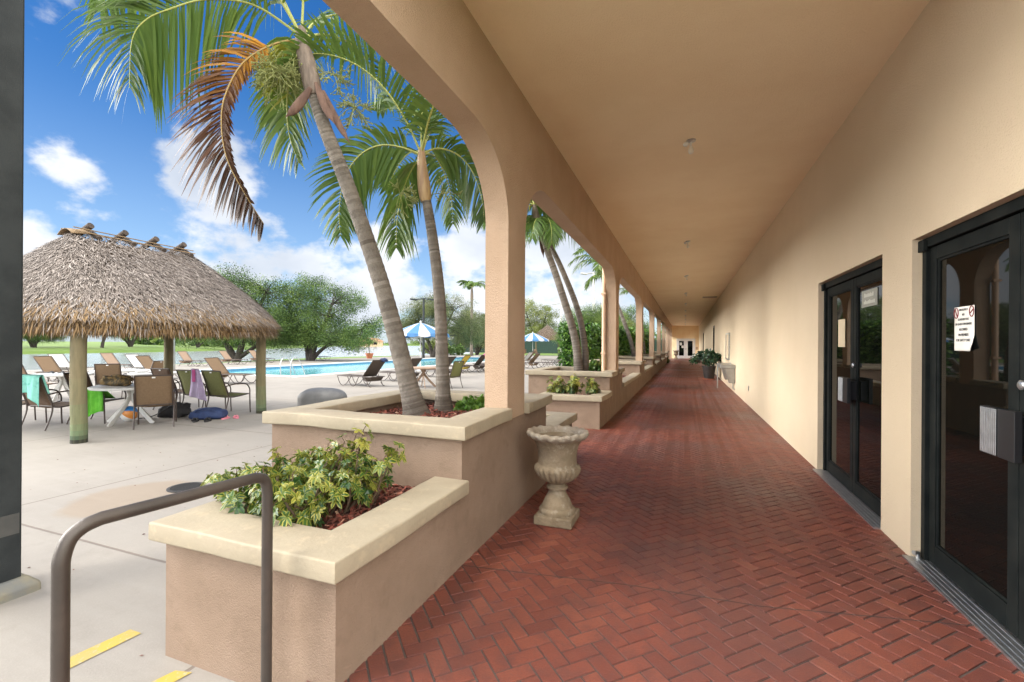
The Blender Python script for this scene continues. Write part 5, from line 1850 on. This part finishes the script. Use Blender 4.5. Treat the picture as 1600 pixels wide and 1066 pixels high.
palm('palm with pale leaning trunk in the fourth high planter', (-2.2, 22.3, .78), [(-2.2, 22.3, .74), (-2.45, 22.2, 1.8), (-2.95, 22.1, 3.2), (-3.3, 22.0, 4.2)], .11, .075, [(-3.28, 22, 4.1), (-3.4, 22, 4.4), (-3.45, 22, 4.7)], .09, (-3.45, 22, 4.7), fan(10, rn, 1.6, .1, 1.1, .2, hang=.6, lift=.15, ll=.5), .5, 34, 9)
palm('palm in the fifth high planter', (-2.3, 28.6, .78), [(-2.3, 28.6, .74), (-2.4, 28.6, 2.2), (-2.6, 28.5, 3.9)], .11, .075, [(-2.6, 28.5, 3.8), (-2.62, 28.5, 4.2), (-2.65, 28.5, 4.5)], .09, (-2.65, 28.5, 4.5), fan(10, rn, 1.6, .1, 1.1, .2, hang=.6, lift=.15, ll=.5), .5, 30, 10)
# --- tall palm beyond the pool
palm('tall palm with pale straight trunk standing among trees past the pool', (-27.4, 56.5, -.2), [(-27.4, 56.5, -.3), (-27.4, 56.5, 4), (-27.4, 56.5, 7.6)], .22, .17, [(-27.4, 56.5, 7.5), (-27.4, 56.5, 8.4), (-27.4, 56.5, 9.2)], .2, (-27.4, 56.5, 9.2),
     fan(12, rn, 2.8, .3, 1.3, 0, hang=.5, lift=.25, ll=.75), .75, 34, 15, wid=.045, group='palms beyond the pool', rr=.03)
palm('thin young palm in the terracotta pot', (-30.9, 39.3, .38), [(-30.9, 39.3, .33), (-30.95, 39.3, .9), (-31.0, 39.3, 1.3)], .05, .035, [(-31, 39.3, 1.25), (-31, 39.3, 1.4), (-31, 39.3, 1.5)], .04, (-31, 39.3, 1.5),
     fan(9, rn, 1.0, .4, 1.2, 0, t0=.85, t1=1.0, hang=.4, lift=.25, ll=.35), .35, 20, 16, wid=.03, group='palms beyond the pool', rr=.014, flare=1)


# ---------------------------------------------------------------- leaf crowns
def leafcloud(mb, c, r, n, size, rn, tone, flat=.85, droop=0.0):
    for _ in range(n):
        d_ = Vector((rn.gauss(0, 1), rn.gauss(0, 1), rn.gauss(0, 1))).normalized()
        q = Vector(c) + Vector((d_.x * r, d_.y * r, d_.z * r * flat)) * (rn.random() ** .45)
        q.z -= droop * rn.random() ** 2
        a = Vector((rn.gauss(0, 1), rn.gauss(0, 1), rn.gauss(-.4, .8))).normalized()
        b = a.orthogonal().normalized()
        b = Matrix.Rotation(rn.uniform(0, 2 * pi), 3, a) @ b
        l_, w_ = size * rn.uniform(.7, 1.3), size * rn.uniform(.28, .45)
        mb.tone = min(1, max(0, tone + rn.gauss(0, .13)))
        mb.poly([q, q + a * l_ * .5 + b * w_, q + a * l_, q + a * l_ * .5 - b * w_])


def limb(mb, pts, r0, r1, rn, n=10, seg=9):
    P = cr(pts, n)
    mb.tube(P, [r0 + (r1 - r0) * k / n for k in range(n + 1)], seg)
    return P


def make_tree(name, label, base, stems, crown, clumps, leafn, size, mat, seed, group, bark='bark_dark', droop=.3, cr_r=(.6, 1.25), hollow=.2):
    """stems: list of (offset polyline, r0); crown: list of (centre, radii) lobes"""
    t = thing(name, label, 'tree', base, 0, group)
    rn = random.Random(seed)
    cl = []
    for _ in range(clumps):
        c, R = rn.choice(crown)
        d_ = Vector((rn.gauss(0, 1), rn.gauss(0, 1), rn.gauss(0.1, 1))).normalized()
        k = hollow + (1 - hollow) * rn.random() ** .6
        q = Vector((c[0] + d_.x * R[0] * k, c[1] + d_.y * R[1] * k, c[2] + d_.z * R[2] * k))
        cl.append(q)
    mb = MB()
    tips = []
    for pts_, r0 in stems:
        P = limb(mb, pts_, r0, r0 * .38, rn, 12)
        tips += [(P[k], r0 * (1 - .6 * k / 12)) for k in (6, 8, 10, 12)]
    for q in cl[::2]:
        p, r = min(tips, key=lambda a: (a[0] - q).length + rn.random())
        mid = p.lerp(q, .5) + Vector((rn.gauss(0, .15), rn.gauss(0, .15), rn.uniform(0, .3)))
        limb(mb, [p, mid, q], max(.02, r * .35), .012, rn, 5, 5)
    mb.build('trunk', bark, t, smooth=60)
    mb = MB()
    for q in cl:
        tone = min(1, max(0, rn.gauss(.48, .26)))
        leafcloud(mb, q, rn.uniform(*cr_r), leafn, size, rn, tone, .7, droop)
    mb.build('crown', mat, t, fixn=False)
    return t


TG = 'broad trees on the lake shore'
t1 = make_tree('shade_tree', 'broad dark green shade tree forking low on the lake shore right of the tiki hut', (-31.3, 31.6, ZK - .1),
               [([(0, 0, 0), (-.5, .2, 1.3), (-1.6, .5, 2.8), (-2.9, .9, 4.4)], .34), ([(.1, 0, 0), (.5, 0, 1.4), (1.2, .3, 3.0), (1.9, .6, 5.2)], .32), ([(0, .1, 0), (1.2, .3, 1.2), (3.0, .8, 2.2), (4.6, 1.5, 3.0)], .2), ([(0, 0, .5), (0, .5, 2.5), (-.3, 1, 5.5)], .22)],
               [((-2.2, .4, 4.9), (3.0, 3.4, 2.6)), ((1.9, .8, 5.0), (2.8, 3.2, 2.5)), ((4.6, 1.6, 2.9), (2.2, 2.4, 1.7)), ((-.2, .5, 6.4), (2.8, 2.8, 1.3)), ((-4.0, -.4, 3.0), (1.7, 2.0, 1.4)), ((1.0, -.3, 3.4), (3.0, 2.0, 1.4)), ((-1.5, -.5, 2.4), (3.0, 2.0, 1.0)), ((3.0, .5, 2.2), (2.6, 2.0, .9))], 330, 260, .098, 'leaf_tree', 41, TG, droop=.7)
t2 = make_tree('shade_tree', 'dark forked shade tree on the lake shore partly behind the thatch', (-36.6, 28.6, ZK - .1),
               [([(0, 0, 0), (-.9, -.2, 1.5), (-2.3, -.5, 3.6), (-3.3, -.8, 5.6)], .32), ([(.1, 0, 0), (.5, .2, 1.6), (1.5, .5, 3.8), (2.4, .9, 6)], .3), ([(0, 0, .2), (1.6, .6, 1.4), (3.2, 1.1, 2.8)], .22)],
               [((-2.6, -.5, 5.2), (3.2, 3.0, 2.6)), ((2.2, .8, 5.6), (3.0, 3.0, 2.6)), ((0, 0, 6.6), (2.6, 2.8, 1.6)), ((-4.5, -1, 3.2), (2, 2, 1.3)), ((3.6, 1.2, 3.6), (2, 2, 1.4)), ((0, -.5, 3.0), (3.6, 2.4, 1.3))], 290, 230, .105, 'leaf_tree', 42, TG, droop=.7)
t3 = make_tree('shade_tree', 'grey-green feathery tree behind the striped umbrella', (-27.6, 46.5, ZK - .1),
               [([(0, 0, 0), (-.4, 0, 1.6), (-1.6, .2, 3.4), (-2.5, .4, 5.4)], .25), ([(0, 0, 0), (.7, 0, 1.8), (1.6, .2, 3.6), (2.6, .3, 5.6)], .25), ([(0, 0, .3), (-1.4, .2, 1.4), (-2.4, .6, 2.6)], .14)],
               [((-1.6, .3, 5.0), (2.6, 2.6, 2.5)), ((2.4, .4, 5.2), (2.8, 2.8, 2.5)), ((.3, .2, 6.3), (2.2, 2.2, 1.5)), ((4.4, 1, 3.4), (1.6, 1.8, 1.6)), ((-3.4, 0, 3.6), (1.4, 1.6, 1.4)), ((.5, 0, 3.2), (3.4, 2, 1.2))], 270, 240, .095, 'leaf_olive', 43, TG, droop=.6)
t4 = make_tree('shade_tree', 'dense olive tree right of the tall pale palm', (-28.5, 60.5, -.2),
               [([(0, 0, 0), (.2, 0, 1.6), (-.6, .2, 3.6), (-1.2, .3, 5.0)], .24), ([(0, 0, 0), (.9, .1, 1.8), (2.0, .2, 4.0)], .22)],
               [((-1.0, .3, 4.4), (2.6, 2.6, 2.4)), ((2.4, .2, 4.4), (2.6, 2.6, 2.2)), ((-3.0, 0, 3.0), (1.8, 2, 1.6)), ((4.5, 0, 3.2), (1.8, 2, 1.8)), ((0, 0, 2.4), (3.4, 2, 1.2))], 230, 200, .115, 'leaf_olive', 44, TG, droop=.6)
t5 = make_tree('shade_tree', 'pale yellow-green airy tree above the small tiki hut', (-27.0, 84, -.2),
               [([(0, 0, 0), (0, 0, 2.5), (-1.2, 0, 5.5), (-2, 0, 8)], .3), ([(0, 0, 1), (1, 0, 3.5), (2.0, 0, 7)], .24)],
               [((-1.5, 0, 7.6), (3.2, 3.2, 3.0)), ((2.2, 0, 6.4), (2.8, 2.8, 2.8)), ((0, 0, 4.8), (3.8, 3, 2.0))], 150, 160, .15, 'leaf_yellow', 45, 'trees beyond the deck', droop=.6)
t6 = make_tree('shade_tree', 'small round green tree behind the screened fence', (-17.5, 100, -.2),
               [([(0, 0, 0), (.2, 0, 2), (-.4, .2, 4)], .25), ([(0, 0, .6), (.8, 0, 2.6), (1.6, 0, 4.6)], .2)],
               [((-.8, 0, 4.6), (2.8, 2.8, 2.2)), ((1.6, 0, 5.2), (2.6, 2.6, 2.2)), ((3.6, 0, 3.6), (1.8, 2, 1.6)), ((-3.2, 0, 3.4), (1.6, 2, 1.4))], 130, 160, .15, 'leaf_tree', 46, 'trees beyond the deck', droop=.4)
dup(t6, (-7.0, 44, -.2), 1.3, 'bright leafy tree rising above the hedge by the crossing palms', .58, swap={'leaf_tree': 'leaf_yellow'})
dup(t6, (-12.5, 92, -.2), 2.2, 'low green tree behind the hedge left of the crossing palms', .8)
dup(t3, (-8.2, 42, -.2), .6, 'bright green tree seen between the second and third columns', .7, swap={'leaf_olive': 'leaf_tree'})
dup(t4, (-9.5, 58, -.2), 1.0, 'yellow-green tree seen between the third and fourth columns', .9, swap={'leaf_olive': 'leaf_yellow'})
dup(t4, (-9.5, 75, -.2), 2.4, 'tree seen between the fourth and fifth columns', 1.2, swap={'leaf_olive': 'leaf_tree'})
dup(t5, (-36, 76, -.2), .5, 'airy olive tree at the lake corner behind the dense one', .8, swap={'leaf_yellow': 'leaf_olive'})

# trees along the far bank under the thatch line
rn = random.Random(77)
FB = [(-106, 34, 1.0), (-112, 47, .9), (-109, 56, .8), (-118, 66, 1.1), (-116, 80, .9), (-128, 92, 1.1), (-134, 106, 1.0), (-150, 124, 1.2), (-164, 146, 1.2), (-180, 168, 1.1), (-104, 22, 1.0), (-190, 188, 1.2)]
names = ['wide', 'round', 'low', 'spreading', 'bushy', 'tall', 'dark', 'broad', 'dense', 'leafy', 'shady', 'thick']
for i, (x, y, s_) in enumerate(FB):
    src = (t2, t1, t6)[i % 3]
    dup(src, (x, y, .3), rn.uniform(0, 6), f'{names[i]} tree on the grass bank across the lake, {["first","second","third","fourth","fifth","sixth","seventh","eighth","ninth","tenth","eleventh","twelfth"][i]} of the far row', s_ * (1.5 if i % 3 == 2 else 1.15))
    bpy.context.view_layer.objects.active = None
# distant wood closing the lake
mb = MB()
for i in range(170):
    k = 40 + int(rn.random() * 58)
    p = fs[k] + nrm[k] * rn.uniform(4, 30) * (1 if k < 66 else .4)
    h = rn.uniform(3.0, 6.5)
    for _ in range(3):
        leafcloud(mb, (p.x + rn.gauss(0, 3), p.y + rn.gauss(0, 3), h * rn.uniform(.3, .8)), h * .55, 22, 1.5, rn, rn.gauss(.45, .2), .8, .5)
for i in range(120):
    x = rn.uniform(-55, 60); y = rn.uniform(120, 170)
    h = rn.uniform(4, 9)
    for _ in range(3):
        leafcloud(mb, (x + rn.gauss(0, 2), y + rn.gauss(0, 2), h * rn.uniform(.2, .75)), h * .5, 22, 1.0, rn, rn.gauss(.45, .2), .8, .5)
tag(mb.build('far_woods', 'leaf_tree', fixn=False), 'distant wooded skyline beyond the lake and courts', None, kind='stuff')


# ---------------------------------------------------------------- hedges and bushes
def hedge(label, p0, p1, thick, h, seed, n, z0=ZK, size=.085):
    a, b = Vector((*p0, 0)), Vector((*p1, 0))
    L_ = (b - a).length
    t = thing('hedge', label, 'hedge', ((a.x + b.x) / 2, (a.y + b.y) / 2, z0), math.atan2((b - a).y, (b - a).x), 'clipped hedges along the deck')
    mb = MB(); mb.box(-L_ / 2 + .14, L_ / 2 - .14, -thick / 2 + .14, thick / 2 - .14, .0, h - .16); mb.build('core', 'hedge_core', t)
    rn = random.Random(seed)
    mb = MB()
    for _ in range(n):
        f = rn.random()
        if f < .42:
            q = Vector((rn.uniform(-L_ / 2, L_ / 2), -thick / 2, rn.uniform(.05, h))); nv = Vector((0, -1, 0))
        elif f < .62:
            q = Vector((rn.uniform(-L_ / 2, L_ / 2), thick / 2, rn.uniform(.05, h))); nv = Vector((0, 1, 0))
        elif f < .86:
            q = Vector((rn.uniform(-L_ / 2, L_ / 2), rn.uniform(-thick / 2, thick / 2), h)); nv = Vector((0, 0, 1))
        else:
            sx = rn.choice((-1, 1)); q = Vector((sx * L_ / 2, rn.uniform(-thick / 2, thick / 2), rn.uniform(.05, h))); nv = Vector((sx, 0, 0))
        bul = noise.noise((q + a) * 1.6) * .13
        q += nv * (bul - abs(rn.gauss(0, .07)) + rn.random() * .05)
        d_ = (nv * .5 + Vector((rn.gauss(0, .6), rn.gauss(0, .6), rn.gauss(-.25, .6)))).normalized()
        s_ = d_.orthogonal().normalized(); s_ = Matrix.Rotation(rn.uniform(0, 6.28), 3, d_) @ s_
        l_ = size * rn.uniform(.7, 1.35); w_ = l_ * .3
        mb.tone = min(1, max(0, rn.gauss(.5 + .35 * noise.noise((q + b) * 2.3), .22)))
        mb.poly([q, q + d_ * l_ * .5 + s_ * w_, q + d_ * l_, q + d_ * l_ * .5 - s_ * w_])
    mb.build('leaves', 'leaf_hedge', t, fixn=False)
    return t


hedge('tall clipped green hedge behind the crossing palm trunks', (-4.45, 19.2), (-3.0, 27.6), 1.3, 2.42, 61, 15000, size=.15)
hedge('tall clipped hedge seen between the second and third columns', (-3.2, 28.4), (-2.9, 36.0), 1.2, 2.5, 62, 8000, size=.17)
hedge('clipped hedge further along beside the far columns', (-4.6, 37.0), (-4.4, 44.0), 1.2, 2.2, 63, 5000, size=.2)


def bush(label, loc, r, n, size, mat, seed, name='shrub', flat=.7, group=None, stems=6, clumps=10, tonem=.5, cat='shrub'):
    t = thing(name, label, cat, loc, 0, group)
    rn = random.Random(seed)
    mb, ms = MB(), MB()
    for _ in range(clumps):
        d_ = Vector((rn.gauss(0, 1), rn.gauss(0, 1), abs(rn.gauss(.2, .8)))).normalized()
        q = Vector((d_.x * r * .7, d_.y * r * .7, r * flat * (.35 + .8 * d_.z)))
        leafcloud(mb, q, r * .45, n // clumps, size, rn, rn.gauss(tonem, .15), .8)
        limb(ms, [(rn.gauss(0, r * .1), rn.gauss(0, r * .1), -.02), tuple(q * .5 + Vector((0, 0, .03))), tuple(q)], .008, .004, rn, 5, 5)
    ms.build('stems', 'stem_brown', t, smooth=60)
    mb.build('foliage', mat, t, fixn=False)
    return t


bush('bright green bush at the water edge past the loungers', (-33.6, 57.5, -.2), 2.2, 1600, .32, 'leaf_yellow', 71, clumps=14)
bush('dark green bush at the water edge beside the bright one', (-30.6, 57.0, -.2), 1.7, 1200, .30, 'leaf_tree', 72, clumps=12)
bush('pale shrub at the foot of the hedge in the second high planter', (-1.75, 10.35, .80), .30, 700, .075, 'leaf_yellow', 73, clumps=10)
bush('small dark shrub beside the pale one in the second high planter', (-1.95, 10.55, .80), .28, 600, .075, 'leaf_hedge', 74, clumps=10)
bush('small weedy plant with long leaves beside the upright palm', (-2.02, 4.22, .76), .15, 260, .07, 'leaf_hedge', 75, flat=.6, clumps=7, tonem=.75)
bush('low grey-green weeds at the back corner of the near high planter', (-1.72, 4.30, .80), .16, 150, .07, 'leaf_olive', 76, flat=.5, clumps=7)
for i, y in enumerate((12.5, 18.4, 20.1, 24.6, 26.2, 30.8, 33.0)):
    bush(f'small shrub in a low planter between columns, {["first", "second", "third", "fourth", "fifth", "sixth", "seventh"][i]} from the front', (-1.95, y, .44), .34, 500, .08, ('leaf_hedge', 'leaf_olive')[i % 2], 80 + i, clumps=8, group='shrubs in the low planters')
bush('leafy green plant at the foot of the far columns', (-1.75, 39.2, .0), .55, 500, .16, 'leaf_tree', 91)


def arboricola(label, loc, shoots, seed, scale=1.0):
    """variegated umbrella-leaf shrub: woody stems ending in whorls of leaflets"""
    t = thing('variegated_shrub', label, 'shrub', loc, 0, 'variegated shrubs in the low planters')
    rn = random.Random(seed)
    ms, ml = MB(), MB()
    for (x, y, h) in shoots:
        b = Vector((x * .55 + rn.gauss(0, .02), y * .55 + rn.gauss(0, .02), -.03))
        tip = Vector((x + rn.gauss(0, .03), y + rn.gauss(0, .03), h))
        mid = b.lerp(tip, .5) + Vector((rn.gauss(0, .03), rn.gauss(0, .03), 0))
        P = cr([b, mid, tip], 12)
        ms.tube(P, [.008 * scale * (1 - .55 * k / 12) for k in range(13)], 5)
        nwh = int(rn.uniform(6, 10))
        for k in range(nwh):
            f = .42 + .58 * k / (nwh - 1)
            p = P[min(12, int(f * 12))]
            yel = min(1, max(0, rn.gauss(.30 + .50 * (h / .5) * f, .17)))
            a = rn.uniform(0, 6.28)
            pet = Vector((cos(a), sin(a), rn.uniform(.2, .9) if k < nwh - 1 else 1.6)).normalized()
            pl = rn.uniform(.025, .07) * scale * (1 if k < nwh - 1 else .5)
            hub = p + pet * pl
            ms.tube([p, hub], .0022, 4, cap=False)
            nl_ = rn.randint(6, 8)
            ex = pet.orthogonal().normalized(); ey = pet.cross(ex)
            for j in range(nl_):
                th = 2 * pi * j / nl_ + rn.gauss(0, .12)
                d_ = (ex * cos(th) + ey * sin(th) + pet * rn.uniform(.1, .55)).normalized()
                L_ = rn.uniform(.036, .062) * scale
                w_ = L_ * rn.uniform(.17, .23)
                sd_ = d_.cross(pet).normalized()
                dn = Vector((0, 0, -1)) * L_ * rn.uniform(.1, .45)
                m1, m2, tp = hub + d_ * L_ * .35 + pet * .004, hub + d_ * L_ * .7 + dn * .4, hub + d_ * L_ + dn
                # yellow margins round a green midrib, or nearly all yellow
                mg = min(1, yel + rn.gauss(.20, .12)); md = max(0, yel - rn.uniform(.05, .35))
                for sg in (-1, 1):
                    ml.tone = md
                    ml.poly([hub, m1 + sd_ * sg * w_ * .5, m2 + sd_ * sg * w_ * .5, tp, m2, m1])
                    ml.tone = max(0, mg)
                    ml.poly([hub, m1 + sd_ * sg * w_, m2 + sd_ * sg * w_ * .95, tp, m2 + sd_ * sg * w_ * .5, m1 + sd_ * sg * w_ * .5])
    ms.build('stems', 'stem_brown', t, smooth=60)
    ml.build('leaves', 'leaf_varieg', t, fixn=False)
    return t


rn = random.Random(5)
sh_ = []
for i in range(92):
    u = rn.random()
    x = -.44 + .68 * rn.random(); y = -.42 + .72 * rn.random()
    h = .12 + .13 * rn.random() + .10 * math.exp(-((x - .05) ** 2 + (y - .1) ** 2) / .05)
    sh_.append((x, y, h))
for p in ((.02, .22, .40), (.05, .26, .43), (.0, .18, .37), (.06, .20, .35), (.30, .22, .31), (.34, .26, .33), (.27, .18, .29), (.31, .14, .26), (-.16, .18, .33), (-.20, .10, .30), (-.46, -.1, .24), (-.42, -.25, .22), (-.5, .1, .25)):
    sh_.append(p)
arboricola('bushy yellow-green variegated shrub in the low planter nearest the camera', (-1.98, 2.12, .46), sh_, 7)
rn = random.Random(9)
arboricola('small yellow variegated shrub in the middle of the second low planter', (-2.02, 8.38, .46), [(rn.uniform(-.2, .2), rn.uniform(-.2, .2), rn.uniform(.2, .42)) for _ in range(15)], 17, 1.15)
arboricola('small yellow variegated shrub at the left end of the second low planter', (-2.26, 8.3, .46), [(rn.uniform(-.12, .1), rn.uniform(-.2, .2), rn.uniform(.15, .35)) for _ in range(9)], 18, 1.15)
arboricola('small yellow variegated shrub at the walkway side of the second low planter', (-1.60, 8.4, .46), [(rn.uniform(-.1, .12), rn.uniform(-.15, .15), rn.uniform(.2, .36)) for _ in range(9)], 19, 1.15)
arboricola('low variegated plant in the planter behind the urn', (-1.9, 5.2, .46), [(rn.uniform(-.2, .2), rn.uniform(-.25, .25), rn.uniform(.05, .09)) for _ in range(9)], 23)

# potted plant by the drinking fountain
PP = thing('potted_plant', 'dark leafy plant in a black tapered pot against the cream wall', 'potted plant', (.98, 21.3, 0))
mb = MB(); mb.lathe([(0, 0.02), (.19, .02), (.27, .52), (.29, .52), (.29, .57), (.25, .57), (.24, .5), (0, .5)], 28); mb.build('pot', 'pot_black', PP, smooth=40)
mb = MB(); mb.lathe([(0, 0), (.25, 0), (.27, .03), (.19, .03), (0, .02)], 28); mb.build('saucer', 'terracotta', PP, smooth=40)
rn = random.Random(31)
mb, ms = MB(), MB()
for _ in range(26):
    d_ = Vector((rn.gauss(-.15, .8), rn.gauss(0, .8), abs(rn.gauss(.3, .6)))).normalized()
    q = Vector((d_.x * .55 - .1, d_.y * .5, .72 + d_.z * .40))
    leafcloud(mb, q, .2, 34, .13, rn, rn.gauss(.45, .2), .8)
    limb(ms, [(0, 0, .5), tuple(Vector((0, 0, .6)).lerp(q, .5)), tuple(q)], .010, .004, rn, 5, 5)
ms.build('stems', 'stem_brown', PP, smooth=60)
mb.build('foliage', 'leaf_dark', PP, fixn=False)

# loose leaves and grit on the deck near the camera
rn = random.Random(8)
mb = MB()
for _ in range(170):
    x, y = rn.uniform(-8, -2.5), rn.uniform(1.2, 8)
    a = rn.uniform(0, 6.28); l_ = rn.uniform(.008, .03)
    mb.tone = rn.random() * .35
    d_ = Vector((cos(a), sin(a), 0)) * l_; s_ = Vector((-sin(a), cos(a), 0)) * l_ * .35
    q = Vector((x, y, ZK + .004))
    mb.poly([q, q + d_ * .5 + s_ + Vector((0, 0, .004)), q + d_, q + d_ * .5 - s_])
tag(mb.build('leaf_litter', 'mulch_chip', fixn=False), 'scattered dry leaf bits on the concrete deck', None, kind='stuff')
